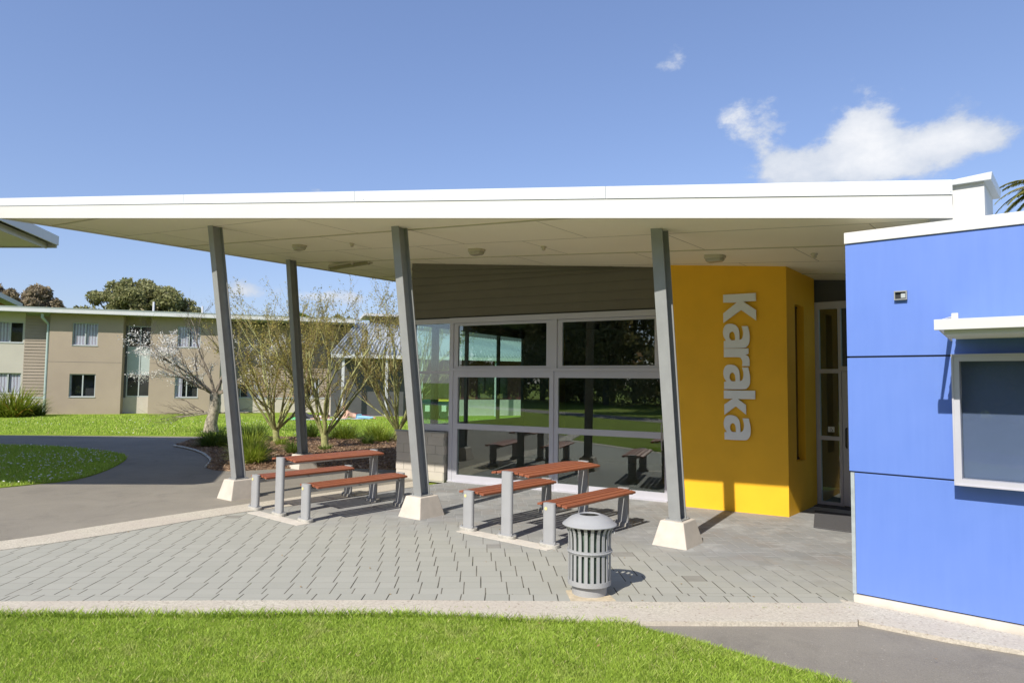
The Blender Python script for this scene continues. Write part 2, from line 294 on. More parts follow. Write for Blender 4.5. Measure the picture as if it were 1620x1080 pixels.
# ------------------------------------------------------------------ mesh helpers
class Frame:                      # s along the wall, d into the building, z up
    def __init__(s, o, u):
        s.o = Vector((o[0], o[1], 0)); u = Vector((u[0], u[1], 0)).normalized(); s.u = u; s.v = Vector((-u.y, u.x, 0))
    def __call__(s, a, d, z): return s.o + s.u*a + s.v*d + Vector((0, 0, z))
WORLD = Frame((0, 0), (1, 0))
def SOF(p): return 3.689 - .076*p[0] + .046*p[1]
class MB:
    def __init__(s): s.v = []; s.f = []
    def add(s, vs, fs):
        n = len(s.v); s.v += [tuple(v) for v in vs]; s.f += [tuple(n+i for i in f) for f in fs]; return s
    def hexa(s, b, t): return s.add(list(b)+list(t), [(3, 2, 1, 0), (4, 5, 6, 7), (0, 1, 5, 4), (1, 2, 6, 5), (2, 3, 7, 6), (3, 0, 4, 7)])
    def box(s, fr, s0, s1, d0, d1, z0, z1):
        q = [(s0, d0), (s1, d0), (s1, d1), (s0, d1)]
        b = [fr(a, d, z0) for a, d in q]
        if z1 is None: t = [fr(a, d, SOF(fr(a, d, 0))+.03) for a, d in q]
        else: t = [fr(a, d, z1) for a, d in q]
        return s.hexa(b, t)
    def prism(s, pts, z0, z1, fr=WORLD):
        n = len(pts); b = [fr(p[0], p[1], z0) for p in pts]; t = [fr(p[0], p[1], z1) for p in pts]
        return s.add(b+t, [tuple(range(n-1, -1, -1)), tuple(range(n, 2*n))] + [(i, (i+1) % n, n+(i+1) % n, n+i) for i in range(n)])
    def tube(s, p0, p1, r0, r1, k=6, cap=True):
        p0, p1 = Vector(p0), Vector(p1); d = (p1-p0)
        if d.length < 1e-6: return s
        d.normalize(); a = d.orthogonal().normalized(); b = d.cross(a)
        vs = [p0+(a*math.cos(2*PI*i/k)+b*math.sin(2*PI*i/k))*r0 for i in range(k)]+[p1+(a*math.cos(2*PI*i/k)+b*math.sin(2*PI*i/k))*r1 for i in range(k)]
        fs = [(i, (i+1) % k, k+(i+1) % k, k+i) for i in range(k)]
        if cap: fs += [tuple(range(k-1, -1, -1)), tuple(range(k, 2*k))]
        return s.add(vs, fs)
    def path(s, ps, rs, k=6):
        ps = [Vector(p) for p in ps]; rings = []
        a = (ps[1]-ps[0]).normalized().orthogonal().normalized()
        for i, p in enumerate(ps):
            d = (ps[min(i+1, len(ps)-1)]-ps[max(i-1, 0)]).normalized(); a = (a-d*a.dot(d)).normalized(); b = d.cross(a)
            rings.append([p+(a*math.cos(2*PI*j/k)+b*math.sin(2*PI*j/k))*rs[i] for j in range(k)])
        vs = [v for r in rings for v in r]; fs = []
        for i in range(len(ps)-1): fs += [(i*k+j, i*k+(j+1) % k, (i+1)*k+(j+1) % k, (i+1)*k+j) for j in range(k)]
        fs += [tuple(range(k-1, -1, -1)), tuple((len(ps)-1)*k+j for j in range(k))]
        return s.add(vs, fs)
    def lathe(s, prof, k=32, c=(0, 0, 0), closed=True):
        c = Vector(c); n = len(prof); vs = [c+Vector((r*math.cos(2*PI*j/k), r*math.sin(2*PI*j/k), z)) for r, z in prof for j in range(k)]
        fs = [(i*k+j, i*k+(j+1) % k, (i+1)*k+(j+1) % k, (i+1)*k+j) for i in range(n-1) for j in range(k)]
        if closed: fs += [tuple(range(k-1, -1, -1)), tuple((n-1)*k+j for j in range(k))]
        return s.add(vs, fs)
ROOTS = {}
def finish(me, name, m, parent, local, smooth, bevel=0.):
    o = bpy.data.objects.new(name, me); C.objects.link(o)
    if not local and parent is not None:
        r = parent
        while r.parent: r = r.parent
        me.transform(ROOTS[r.name].inverted())
    if m: me.materials.append(m)
    if parent is not None: o.parent = parent
    if smooth:
        me.polygons.foreach_set('use_smooth', [True]*len(me.polygons))
        try: me.set_sharp_from_angle(angle=math.radians(40))
        except Exception: pass
    if bevel:
        b = o.modifiers.new('bevel', 'BEVEL'); b.width = bevel; b.segments = 2; b.limit_method = 'ANGLE'; b.angle_limit = math.radians(35)
    return o
def build(mb, name, m, parent=None, local=False, smooth=False, bevel=0., origin=None):
    me = bpy.data.meshes.new(name); me.from_pydata([tuple(v) for v in mb.v], [], mb.f)
    bm = bmesh.new(); bm.from_mesh(me)
    if len(bm.faces) < 60000: bmesh.ops.recalc_face_normals(bm, faces=bm.faces)
    bm.to_mesh(me); bm.free()
    o = finish(me, name, m, parent, local, smooth, bevel)
    if origin is not None and parent is None:
        me.transform(Matrix.Translation(-Vector(origin))); o.location = origin
    return o
def build_np(V, Fq, name, m, parent=None, local=False, origin=None):   # many separate faces, k corners each
    me = bpy.data.meshes.new(name); n = len(V); k = Fq.shape[1]
    me.vertices.add(n); me.vertices.foreach_set('co', np.asarray(V, np.float32).ravel())
    me.loops.add(Fq.size); me.loops.foreach_set('vertex_index', Fq.astype(np.int32).ravel())
    me.polygons.add(len(Fq)); me.polygons.foreach_set('loop_start', np.arange(0, Fq.size, k, dtype=np.int32)); me.update(calc_edges=True)
    o = finish(me, name, m, parent, local, False)
    if origin is not None and parent is None:
        me.transform(Matrix.Translation(-Vector(origin))); o.location = origin
    return o
def tag(o, label=None, cat=None, group=None, kind=None):
    if label: o['label'] = label
    if cat: o['category'] = cat
    if group: o['group'] = group
    if kind: o['kind'] = kind
    return o
def thing(name, label, cat, loc=(0, 0, 0), rz=0., group=None):
    o = bpy.data.objects.new(name, None); C.objects.link(o); o.location = loc; o.rotation_euler = (0, 0, rz); o.empty_display_size = .2
    ROOTS[o.name] = Matrix.Translation(Vector(loc)) @ Matrix.Rotation(rz, 4, 'Z'); return tag(o, label, cat, group)
def dup(root, loc, rz, label, group=None):
    r = root.copy(); C.objects.link(r); r.location = loc; r.rotation_euler = (0, 0, rz); r['label'] = label
    if group: r['group'] = group
    def rec(a, b):
        for ch in list(a.children):
            c = ch.copy(); C.objects.link(c); c.parent = b; rec(ch, c)
    rec(root, r); return r
def in_poly(P, poly):
    x, y = P[:, 0], P[:, 1]; ins = np.zeros(len(P), bool); n = len(poly)
    for i in range(n):
        x1, y1 = poly[i][:2]; x2, y2 = poly[(i+1) % n][:2]
        c = ((y1 > y) != (y2 > y)) & (x < (x2-x1)*(y-y1)/((y2-y1)+1e-12)+x1); ins ^= c
    return ins
def spl(pts, n=6):                          # smooth curve through points
    P = [Vector((p[0], p[1], 0)) for p in pts]; out = []
    for i in range(len(P)-1):
        p0 = P[max(i-1, 0)]; p1 = P[i]; p2 = P[i+1]; p3 = P[min(i+2, len(P)-1)]
        for k in range(n):
            t = k/n; out.append(.5*((2*p1)+(p2-p0)*t+(2*p0-5*p1+4*p2-p3)*t*t+(3*p1-p0-3*p2+p3)*t**3))
    out.append(P[-1]); return [(p.x, p.y) for p in out]
def fill_poly(pts, z0, z1, name, m, kind='structure', origin=None, label=None):
    bm = bmesh.new(); vs = [bm.verts.new((p[0], p[1], z1)) for p in pts]; f = bm.faces.new(vs)
    if f.normal.z < 0: f.normal_flip()
    bmesh.ops.triangulate(bm, faces=[f]); 
    if z0 is not None:
        lo = [bm.verts.new((p[0], p[1], z0)) for p in pts]
        for i in range(len(pts)): bm.faces.new((vs[i], vs[(i+1) % len(pts)], lo[(i+1) % len(pts)], lo[i]))
    bmesh.ops.recalc_face_normals(bm, faces=bm.faces)
    me = bpy.data.meshes.new(name); bm.to_mesh(me); bm.free()
    o = finish(me, name, m, None, True, False)
    if not any(p.normal.z > .9 for p in me.polygons): me.flip_normals()
    return tag(o, label=label, kind=kind)
def blades(poly, n, h, wd, z, name, m, lean=.5, hv=.5, zfun=None, parent=None, kind='stuff', clump=0., label=None, cat=None):
    xs = [p[0] for p in poly]; ys = [p[1] for p in poly]; P = np.zeros((0, 2))
    while len(P) < n:
        Q = np.c_[RNG.uniform(min(xs), max(xs), n), RNG.uniform(min(ys), max(ys), n)]; P = np.r_[P, Q[in_poly(Q, poly)]]
    P = P[:n]; a = RNG.uniform(0, 2*PI, n); H = h*(1-hv+2*hv*RNG.random(n))
    if clump: H *= 1+clump*np.sin(P[:, 0]*5.1+1.3*np.sin(P[:, 1]*3.7))*np.sin(P[:, 1]*6.3+np.sin(P[:, 0]*4.1))
    la = RNG.uniform(0, 2*PI, n); ln = H*lean*RNG.random(n); wx, wy = np.cos(a)*wd/2, np.sin(a)*wd/2
    dx, dy = np.cos(la)*ln, np.sin(la)*ln; Z = np.full(n, z)
    V = np.stack([np.c_[P[:, 0]-wx, P[:, 1]-wy, Z], np.c_[P[:, 0]+wx, P[:, 1]+wy, Z],
                  np.c_[P[:, 0]+wx*.6+dx*.6, P[:, 1]+wy*.6+dy*.6, Z+H*.7], np.c_[P[:, 0]-wx*.2+dx, P[:, 1]-wy*.2+dy, Z+H]], 1).reshape(-1, 3)
    o = build_np(V, np.arange(4*n).reshape(n, 4), name, m, parent)
    return tag(o, label, cat, kind=kind) if parent is None else o
def leafcloud(cen, rad, n, size, flat=.75, seed=0):          # leaf-sized quads in a lumpy ellipsoid
    r = np.random.default_rng(seed); d = r.normal(size=(n, 3)); d /= np.linalg.norm(d, axis=1)[:, None]
    rr = r.random(n)**.45; P = d*rr[:, None]*np.array(rad)+np.array(cen)
    a = r.normal(size=(n, 3)); a /= np.linalg.norm(a, axis=1)[:, None]; b = r.normal(size=(n, 3)); b -= a*(a*b).sum(1)[:, None]; b /= np.linalg.norm(b, axis=1)[:, None]
    s = size*(.6+.8*r.random(n))[:, None]; 
    return np.stack([P-a*s, P-b*s*.45, P+a*s, P+b*s*.45], 1).reshape(-1, 3)

# ------------------------------------------------------------------ frames of the place
BU = (.763, -.646); WU = (.874, -.486); YU = (.865, -.502)
Fw = Frame((-1.243, 13.969), WU)                  # glazed front of the pavilion
Fy = Frame((4.256, 10.549), YU)                   # yellow front, s runs to 0 at its outer corner
Fs = Frame((4.256, 10.549), (.64, .768))          # yellow side wall
Fd = Frame((5.228, 11.72), (.78, -.626))          # entrance doors
Fb = Frame((3.24, 6.492), BU)                     # blue wall
Ff = Frame((-1.283, 9.0), (.9155, -.4023))        # roof front edge
FSL = -9.15; FSR = 6.05

# ------------------------------------------------------------------ ground
def px(pts, z=0.): return [tuple(G(a, b, z))[:2] for a, b in pts]
me = MB().add([(-900, -900, -.06), (900, -900, -.06), (900, 900, -.06), (-900, 900, -.06)], [(0, 1, 2, 3)])
tag(build(me, 'ground', M['lawn']), kind='structure')
k2o = [(-11.5, 3.0), (-9.0, 5.6)] + px([(0, 856.5), (126, 836.8), (252, 817.6), (393, 797), (470, 786), (560, 773.5), (654, 761.5)])
k2i = [(-10.9, 3.0), (-8.5, 5.4)] + px([(0, 870.5), (126, 852.6), (252, 832), (377, 811), (470, 799), (565, 784), (665, 768.5)])
k2o = spl(k2o, 5); k2i = spl(k2i, 5)
fr_in = px([(0, 952), (320, 950.5), (640, 950), (1000, 952.5), (1355, 955)])
fr_out = px([(0, 972), (320, 972), (640, 971), (1000, 983.5), (1357, 985)])
fr_in = [(-9.2, 6.03)] + fr_in; fr_out = [(-9.8, 5.62)] + fr_out
# asphalt: left forecourt and road, right path, path behind the viewer
oval = [(-60, 15.5), (-30, 12.5)] + spl(px([(0, 770), (60, 764), (120, 757), (170, 742), (200, 725), (190, 718), (150, 712), (80, 706), (0, 704)]), 4) + [(-30, 22.5), (-60, 24)]
fill_poly([(-80, 4.5), (-9.6, 4.5), (-9.6, 5.0)] + k2o[8:] + [(-1.9, 14.2), (1.5, 19), (3, 26), (3, 27), (-11.0, 24.35), (-18.0, 24.1), (-80, 26)], -.055, -.02, 'asphalt_forecourt', M['asphalt'])
rg = spl(px([(985, 984), (1040, 1000), (1090, 1011), (1170, 1034), (1260, 1059), (1330, 1079)], -.03) + [(3.05, 3.6), (5.5, 0.), (7, -6)], 4)
fill_poly(rg[:-1] + [(7, -6), (12, -6), (12, 1.5), (4.6, 5.05), (3.0, 6.2), (1.2, 6.1)], -.055, -.03, 'asphalt_path', M['asphalt'])
fill_poly([(-60, -6.5), (12, -4.2), (12, -7.2), (-60, -10)], None, -.045, 'rear_path', M['asphalt'])
fill_poly(oval, -.055, -.004, 'oval_lawn', M['lawnfar'])
front = [(-14, 5.2), (-9.7, 5.57)] + fr_out[1:4] + rg + [(6, -4), (-14, -5.3)]
front = [(-40, 4.3)] + front[1:] + [(-40, -5.9)]
fill_poly(front, None, -.022, 'front_lawn', M['lawn'])
far_l = [(-80, 26.2), (-18, 24.3), (-11.08, 24.42), (-8.2, 23.6), (1, 23.2), (12, 30), (12, 60), (-80, 60)]
fill_poly(far_l, -.055, -.002, 'back_lawn', M['lawnfar'])
# paving and concrete strips
pav = fr_in[::-1] + k2i[7:] + [(-1.4, 14.2), (5, 17), (9, 13), (7, 7), (4.3, 5.75), (3.3, 6.45)]
pav = [(3.3, 6.45)] + fr_in[1:][::-1] + [(-8.4, 5.95)] + k2i[10:] + [(-1.0, 14.1), (2.0, 14.0), (7.5, 13), (8, 9)]
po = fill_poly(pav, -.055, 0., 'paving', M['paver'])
po.rotation_euler[2] = math.radians(2.6); po.data.transform(Matrix.Rotation(-math.radians(2.6), 4, 'Z'))
bord = fr_in[1:] + [(p[0]-.005, p[1]+.2) for p in fr_in[1:][::-1]]
bo = fill_poly(bord, None, .004, 'paving_border', M['paverb'])
fill_poly(k2o + k2i[::-1], -.055, .008, 'concrete_strip', M['agg'])
mbk = fr_in + fr_out[::-1]
fill_poly(mbk, -.09, .009, 'front_kerb', M['agg'])
k3 = [tuple(Fb(s, -.055, 0))[:2] for s in (-.14, 9.)] + [(12.0, -1.3)] + px([(1620, 1034), (1500, 1014), (1420, 998), (1359, 985.6)], -.02)
fill_poly(k3, -.09, .006, 'side_kerb', M['agg'])
mbx = MB(); 
for (a, b, c) in (((391, 811), (470, 831), (490, 828)), ((722, 840.5), (865, 870.5), (884, 866))):
    p0, p1, p2 = [Vector(q[:2]+(0,)) for q in (tuple(G(*a)), tuple(G(*b)), tuple(G(*c)))]
    e = (p2-p1); mbx.prism([tuple(p1)[:2], tuple(p2)[:2], tuple(p0+e)[:2], tuple(p0)[:2]], -.02, .006)
tag(build(mbx, 'concrete_footing_strip', M['slab']), kind='structure')
# mulch bed
bed = spl(px([(640, 742), (560, 739), (500, 738), (420, 741), (365, 743.5), (328, 739), (333, 728), (318, 716), (296, 709), (275, 705)]), 4)
bed += [(-10.5, 22.6)] + px([(345, 692), (440, 690), (540, 693), (640, 690)]) + [(1.0, 21.0), (-.6, 16.3)]
fill_poly(bed, -.055, .012, 'mulch_bed', M['mulch'])
n = 26000; P = np.c_[RNG.uniform(-12, 1, n*3), RNG.uniform(14, 24, n*3)]; P = P[in_poly(P, bed)][:n]; n = len(P)
a = RNG.normal(size=(n, 3)); a[:, 2] *= .35; a /= np.linalg.norm(a, axis=1)[:, None]; b = np.cross(a, RNG.normal(size=(n, 3))); b[:, 2] *= .4; b /= np.linalg.norm(b, axis=1)[:, None]
Pz = np.c_[P, .022+.02*RNG.random(n)]; sz = (.03+.045*RNG.random(n))[:, None]
V = np.stack([Pz-a*sz, Pz-b*sz*.35, Pz+a*sz, Pz+b*sz*.35], 1).reshape(-1, 3)
tag(build_np(V, np.arange(4*n).reshape(n, 4), 'bark_chips', M['chip']), 'loose bark chips strewn over the mulch bed', 'mulch', kind='stuff')
ed = spl(px([(325, 739), (333, 728), (318, 716), (296, 709), (275, 705)]), 6)
e_ = MB().path([(p[0], p[1], .02) for p in ed], [.028]*len(ed), 5)
tag(build(e_, 'bed_edging', M['edging'], origin=(ed[0][0], ed[0][1], 0)), 'thin pale edging strip curving round the left tip of the mulch bed', 'edging')

# grass that stands up
fg = [(-5.2, 5.87)] + [(p[0], p[1]+.0) for p in fr_out[1:4]] + [(p[0]-.02, p[1]) for p in rg[:22]] + [(2.6, 4.0), (-4.2, 4.0)]
fgz = [p for p in fg]
blades(fgz, 190000, .030, .0036, -.022, 'front_grass', M['blade'], lean=1.2, hv=.45, clump=.35, label='sunlit mown grass in the foreground below the pale kerb', cat='grass')
fe = [(-4.6, 5.86)] + fr_out[1:4] + [(1.1, 5.8), (-.9, 5.97), (-4.5, 5.82)]
blades(fe, 4500, .062, .005, -.022, 'kerb_grass', M['blade'], lean=1.1, label='longer uncut grass fringe leaning over the front kerb edge', cat='grass')
blades([(-24, 24.5), (-11.1, 24.5), (-8, 24), (0, 23.4), (3, 37), (-24, 37)], 60000, .06, .028, 0., 'back_grass', M['blade'], lean=.8, label='short grass of the sunny lawn before the residence', cat='grass')
blades(oval[3:-2] + [(-16, 20.6), (-16, 12.5)], 45000, .05, .016, 0., 'oval_grass', M['blade'], lean=.8, label='grass of the shaded oval lawn by the forecourt', cat='grass')
def daisies(poly, n, r, name, label, z=.05):
    xs = [p[0] for p in poly]; ys = [p[1] for p in poly]; P = []
    while len(P) < n:
        x, y = random.uniform(min(xs), max(xs)), random.uniform(min(ys), max(ys))
        if mnoise.noise((x*.55, y*.55, 1.3)) > random.uniform(-.15, .45) and in_poly(np.array([[x, y]]), poly)[0]: P.append((x, y))
    m = MB()
    for x, y in P:
        q = r*random.uniform(.6, 1.2); m.add([(x+q*math.cos(k*PI/3), y+q*math.sin(k*PI/3), z+random.uniform(-.01, .01)+.012*(k % 2)) for k in range(6)], [(0, 1, 2, 3, 4, 5)])
    tag(build(m, name, M['daisy']), label, 'daisies', kind='stuff')
daisies(oval[2:-2]+[(-15, 20.5), (-15, 12.6)], 420, .019, 'oval_daisies', 'white daisies dotted over the shaded oval lawn')
daisies([(-24, 24.6), (-11.1, 24.6), (-3, 23.6), (0, 34), (-24, 34)], 170, .024, 'lawn_daisies', 'white daisies dotted over the sunny back lawn')

n = 170; P = np.c_[RNG.uniform(-5, 3.2, n), RNG.uniform(4.6, 11.5, n)]; on = in_poly(P, [(q_[0], q_[1]) for q_ in pav]); kb = RNG.random(n) < np.where(on, .35, .5); P = P[kb]; n = len(P); on = in_poly(P, [(q_[0], q_[1]) for q_ in pav])
a = RNG.normal(size=(n, 3)); a[:, 2] *= .15; a /= np.linalg.norm(a, axis=1)[:, None]; b = np.cross(a, np.array([0, 0, 1.])+RNG.normal(size=(n, 3))*.2); b /= np.linalg.norm(b, axis=1)[:, None]
Pz = np.c_[P, np.where(on, .009, .012)]; sz = (.008+.012*RNG.random(n))[:, None]
V = np.stack([Pz-a*sz, Pz-b*sz*.5, Pz+a*sz, Pz+b*sz*.5], 1).reshape(-1, 3)
tag(build_np(V, np.arange(4*n).reshape(n, 4), 'fallen_leaves', M['dry_leaf']), 'a few tiny dry leaves scattered over paving, kerb and front lawn', 'leaves', kind='stuff')
E_ = [fr_in[i] for i in range(1, len(fr_in))]
blades([(-4.5, 6.04), (3.1, 6.27), (3.1, 6.3), (-4.5, 6.07)], 260, .018, .004, .004, 'joint_weeds', M['blade'], lean=1.3, label='tiny weeds in the joint between pavers and front kerb', cat='weeds')

# ------------------------------------------------------------------ pavilion
PV = thing('pavilion_building', 'pavilion with long tilted white canopy on leaning posts, glazed front and yellow entrance wall', 'building', (0, 11.0, 0))
def B(mb, name, m, parent=None, **k): return build(mb, name, M[m], parent or PV, **k)
# roof: front board + flashing + slab with soffit
def rp(s, d, dz): p = Ff(s, d, 0); p.z = SOF(p)+dz; return p
BL = Vector((-9.05, 12.98, 0)); e1 = Vector((-8.907, 13.134, 0)); e2 = Vector((-3.184, 18.865, 0)); ed_ = (e2-e1).normalized()
c0 = rp(FSL, 0, 0); c1 = rp(FSR, 0, 0)
bk = c0 + ed_*((e1-c0).length*0); back_l = Vector((c0.x, c0.y, 0))+ed_*15.; back_r = Vector((c1.x+4.5, c1.y+9, 0))
slab = [Vector((c0.x, c0.y, 0))+Ff.v*.03, Vector((c1.x, c1.y, 0))+Ff.v*.03-Ff.u*.03, Vector((4.72, 7.2, 0)), back_r, back_l]
def sl_pts(dz): return [Vector((p.x, p.y, SOF(p)+dz)) for p in slab]
roof = B(MB().add(sl_pts(.0)+sl_pts(.22), [(4, 3, 2, 1, 0), (5, 6, 7, 8, 9)]+[(i, (i+1) % 5, 5+(i+1) % 5, 5+i) for i in range(5)]), 'roof', 'soffit')
tag(roof, 'off-white soffit boards under the canopy roof')
m_ = MB(); m_.hexa([rp(FSL, -.03, -.03), rp(FSR+.018, -.03, -.03), rp(FSR+.018, .0, -.03), rp(FSL, .0, -.03)], [rp(FSL, -.03, .197), rp(FSR+.018, -.03, .197), rp(FSR+.018, 0, .197), rp(FSL, 0, .197)])
B(m_, 'fascia', 'white', roof)
m_ = MB()
for a, b in ((FSL, -4.31), (-4.305, -1.0), (-.995, 2.6), (2.605, FSR+.02)):
    m_.hexa([rp(a, -.042, .2), rp(b, -.042, .2), rp(b, .2, .2), rp(a, .2, .2)], [rp(a, -.042, .345), rp(b, -.042, .345), rp(b, .2, .36), rp(a, .2, .36)])
    for k in range(int((b-a)/1.1)+1):
        q = rp(a+.15+k*1.1, -.0422, .228); m_.tube(q, q-Ff.v*.006, .006, .006, 5)
B(m_, 'roof_flashing', 'flash', roof)
m_ = MB(); q0 = rp(FSR-.13, .05, -.1)
m_.hexa([rp(FSR-.16, .04, -.16), rp(FSR-.01, .04, -.16), rp(FSR-.01, .5, -.16), rp(FSR-.16, .5, -.16)], [rp(FSR-.16, .04, .0), rp(FSR-.01, .04, .0), rp(FSR-.01, .5, .0), rp(FSR-.16, .5, .0)])
B(m_, 'roof_end_trim', 'white', roof)
# edge of the canopy at the back left, a thin drip trim
m_ = MB(); a, b = slab[0]-ed_*0, back_l
nrm = Vector((-ed_.y, ed_.x, 0))
def ep(p, o, dz): q = p+nrm*o; return Vector((q.x, q.y, SOF(p)+dz))
m_.hexa([ep(a, 0.001, -.025), ep(b, .001, -.025), ep(b, .03, -.025), ep(a, .03, -.025)], [ep(a, .001, .26), ep(b, .001, .26), ep(b, .03, .26), ep(a, .03, .26)])
B(m_, 'edge_trim', 'white', roof)
# soffit joints
def clip_line(o, d, poly):
    ts = []
    n_ = len(poly)
    for i in range(n_):
        p, q = poly[i], poly[(i+1) % n_]; e = q-p; den = d.x*e.y-d.y*e.x
        if abs(den) < 1e-9: continue
        w_ = p-o; t = (w_.x*e.y-w_.y*e.x)/den; u = (w_.x*d.y-w_.y*d.x)/den
        if 0 <= u <= 1: ts.append(t)
    return (min(ts), max(ts)) if len(ts) >= 2 else None
bu = Vector((BU[0], BU[1], 0)).normalized(); bv = Vector((-bu.y, bu.x, 0))
beads, gaps = MB(), MB()
def strip(mb, p, q, wd, th):
    d = (q-p).normalized(); s_ = Vector((-d.y, d.x, 0))*wd/2
    def z(v, dz): return Vector((v.x, v.y, SOF(v)+dz))
    mb.hexa([z(p-s_, -th), z(q-s_, -th), z(q+s_, -th), z(p+s_, -th)], [z(p-s_, .004), z(q-s_, .004), z(q+s_, .004), z(p+s_, .004)])
j0 = Vector((-.447, 9.183, 0)).dot(bv)
rows = []
for k in range(-4, 12):
    o_ = bv*(j0+k*1.22); r = clip_line(o_, bu, slab)
    if not r: continue
    strip(beads if k % 2 == 0 else gaps, o_+bu*(r[0]+.02), o_+bu*(r[1]-.02), .035 if k % 2 == 0 else .012, .012 if k % 2 == 0 else .002)
for k in range(-5, 12):
    for j in range(-6, 8):
        p = bv*(j0+k*1.22+.02)+bu*(j*2.4+(k % 2)*1.2-.55); q = p+bv*1.18
        P2 = np.array([[p.x, p.y], [q.x, q.y]])
        if in_poly(P2, [(v.x, v.y) for v in slab]).all(): strip(gaps, p, q, .009, .0022)
B(beads, 'soffit_bead', 'soffit_bead', roof); B(gaps, 'soffit_joint', 'soffit_gap', roof)
# upstand box right of the roof end
PO = rp(FSR, .0, 0); Fp = Frame((PO.x+.02, PO.y+.06), BU)
up = B(MB().box(Fp, 0, .30, 0, .75, 3.3, SOF(PO)+.30), 'parapet_box', 'white', roof)
m_ = MB(); m_.hexa([Fp(-.02, -.05, SOF(PO)+.301), Fp(.36, -.05, SOF(PO)+.301), Fp(.36, .82, SOF(PO)+.301), Fp(-.02, .82, SOF(PO)+.301)],
                   [Fp(-.02, -.05, SOF(PO)+.345), Fp(.37, -.06, SOF(PO)+.37), Fp(.37, .82, SOF(PO)+.37), Fp(-.02, .82, SOF(PO)+.345)])
B(m_, 'parapet_cap', 'flash', roof)
# posts on concrete blocks
Fq = lambda c: Frame(c, (.79, -.613))
def post(c, top, zb):
    base, topz = Vector((c[0], c[1], .3)), Vector((c[0]+top[0], c[1]+top[1], 0)); f0 = Fq((0, 0)); m = MB()
    def bar(a0, a1, b0, b1):
        q = [(a0, b0), (a1, b0), (a1, b1), (a0, b1)]; lo = [base+f0(x, y, 0) for x, y in q]; hi = []
        for x, y in q: p = topz+f0(x, y, 0); p.z = SOF(p)+.004; hi.append(p)
        m.hexa(lo, hi)
    bar(-.078, .078, -.092, -.080); bar(-.078, .078, .080, .092); bar(-.005, .005, -.0799, .0799)
    po_ = B(m, 'post', 'steel')
    f1 = Frame(c, (.79, -.613)); B(MB().box(f1, -.11, .11, -.13, .13, .300, .314), 'base_plate', 'steel', po_)
    for x in (-.085, .085):
        for y in (-.11, .11): p = f1(x, y, .3142); B(MB().tube(p, p+Vector((0, 0, .02)), .011, .011, 6), 'anchor_bolt', 'bolt', po_)
    b = MB(); b.hexa([f1(x, y, zb) for x, y in ((-.235, -.27), (.235, -.27), (.235, .27), (-.235, .27))], [f1(x, y, .3) for x, y in ((-.155, -.185), (.155, -.185), (.155, .185), (-.155, .185))])
    B(b, 'concrete_block', 'concrete', po_, bevel=.012)
LEAN = (-.345, -.28)
post((2.118, 8.743), (-.275, -.24), -.02)
post((-1.328, 10.372), (-.36, -.37), -.02); post((-4.68, 11.88), (-.42, -.34), -.05); post((-4.83, 15.99), (-.39, -.06), -.05)

# walls: cladding over the glazing, stepped boards
def boards(fr, s0, s1, z0, ztop, d=0., h=.172):
    m = MB(); z = z0; n = 0
    while z < ztop:
        pts = []
        za, zb = z, min(z+h, ztop)
        def P_(s, dd, zz): p = fr(s, dd, zz); p.z = min(zz, SOF(p)+.02); return p
        m.add([P_(s0, d-.022, za), P_(s1, d-.022, za), P_(s1, d-.006, zb+.004), P_(s0, d-.006, zb+.004), P_(s0, d+.01, za), P_(s1, d+.01, za), P_(s0, d+.01, zb), P_(s1, d+.01, zb)],
              [(0, 1, 2, 3), (0, 4, 5, 1), (0, 3, 6, 4), (1, 5, 7, 2)]); z += h
    return m
bd = boards(Fw, -1.03, 4.32, 3.33, 4.75)
wl = B(MB().box(Fw, -1.02, 4.34, .012, .14, 3.30, None), 'wall', 'dark_wall')
B(bd, 'weatherboard_cladding', 'boards', wl)
# end return wall: low block sill, glazed above, boarded on top
Fr = Frame(tuple(Fw(-1.02, 0, 0))[:2], (-Fw.v.x*-1, Fw.v.y)) if False else Frame(tuple(Fw(-1.02, .14, 0))[:2], (Fw.v.x, Fw.v.y))
wl2 = B(MB().box(Fr, 0, 4.8, -.10, -.001, 3.30, None), 'wall', 'dark_wall')
rb = MB(); z = 3.33
while z < 4.9:
    rb.hexa([Fr(0, .0, z), Fr(4.8, 0, z), Fr(4.8, .022, z), Fr(0, .022, z)], [Fr(0, 0, z+.17), Fr(4.8, 0, z+.17), Fr(4.8, .004, z+.17), Fr(0, .004, z+.17)]); z += .172
for i, v in enumerate(rb.v): rb.v[i] = (v[0], v[1], min(v[2], SOF(v)+.02))
B(rb, 'weatherboard_cladding', 'boards', wl2)
B(MB().box(Fr, 0, 4.8, -.12, 0, -.02, 1.0), 'sill_wall', 'dark_wall')
m_ = MB().box(Fr, 0, 4.8, -.1, -.02, 1.0, 1.07).box(Fr, 0, 4.8, -.1, -.02, 3.2, 3.29)
for s in (1.9, 3.4, 4.74): m_.box(Fr, s, s+.06, -.1, -.02, 1.07, 3.2)
sw = B(m_, 'side_window', 'dark_wall'); B(MB().box(Fr, .02, 4.74, -.062, -.056, 1.07, 3.2), 'pane', 'glass_in', sw)
B(MB().tube((-1.71, 15.22, 0), (-1.71, 15.22, 4.4), .085, .085, 16), 'inner_column', 'dark_wall', smooth=True)
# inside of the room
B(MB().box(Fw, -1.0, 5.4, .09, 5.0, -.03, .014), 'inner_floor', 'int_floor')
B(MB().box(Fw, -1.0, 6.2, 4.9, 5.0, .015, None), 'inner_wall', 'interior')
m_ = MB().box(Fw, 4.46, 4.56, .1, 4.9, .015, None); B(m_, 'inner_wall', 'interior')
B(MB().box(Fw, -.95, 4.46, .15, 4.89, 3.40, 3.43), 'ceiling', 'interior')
B(MB().box(Fw, .0, .32, 4.55, 4.899, .02, 3.39), 'inner_column', 'int_yellow')
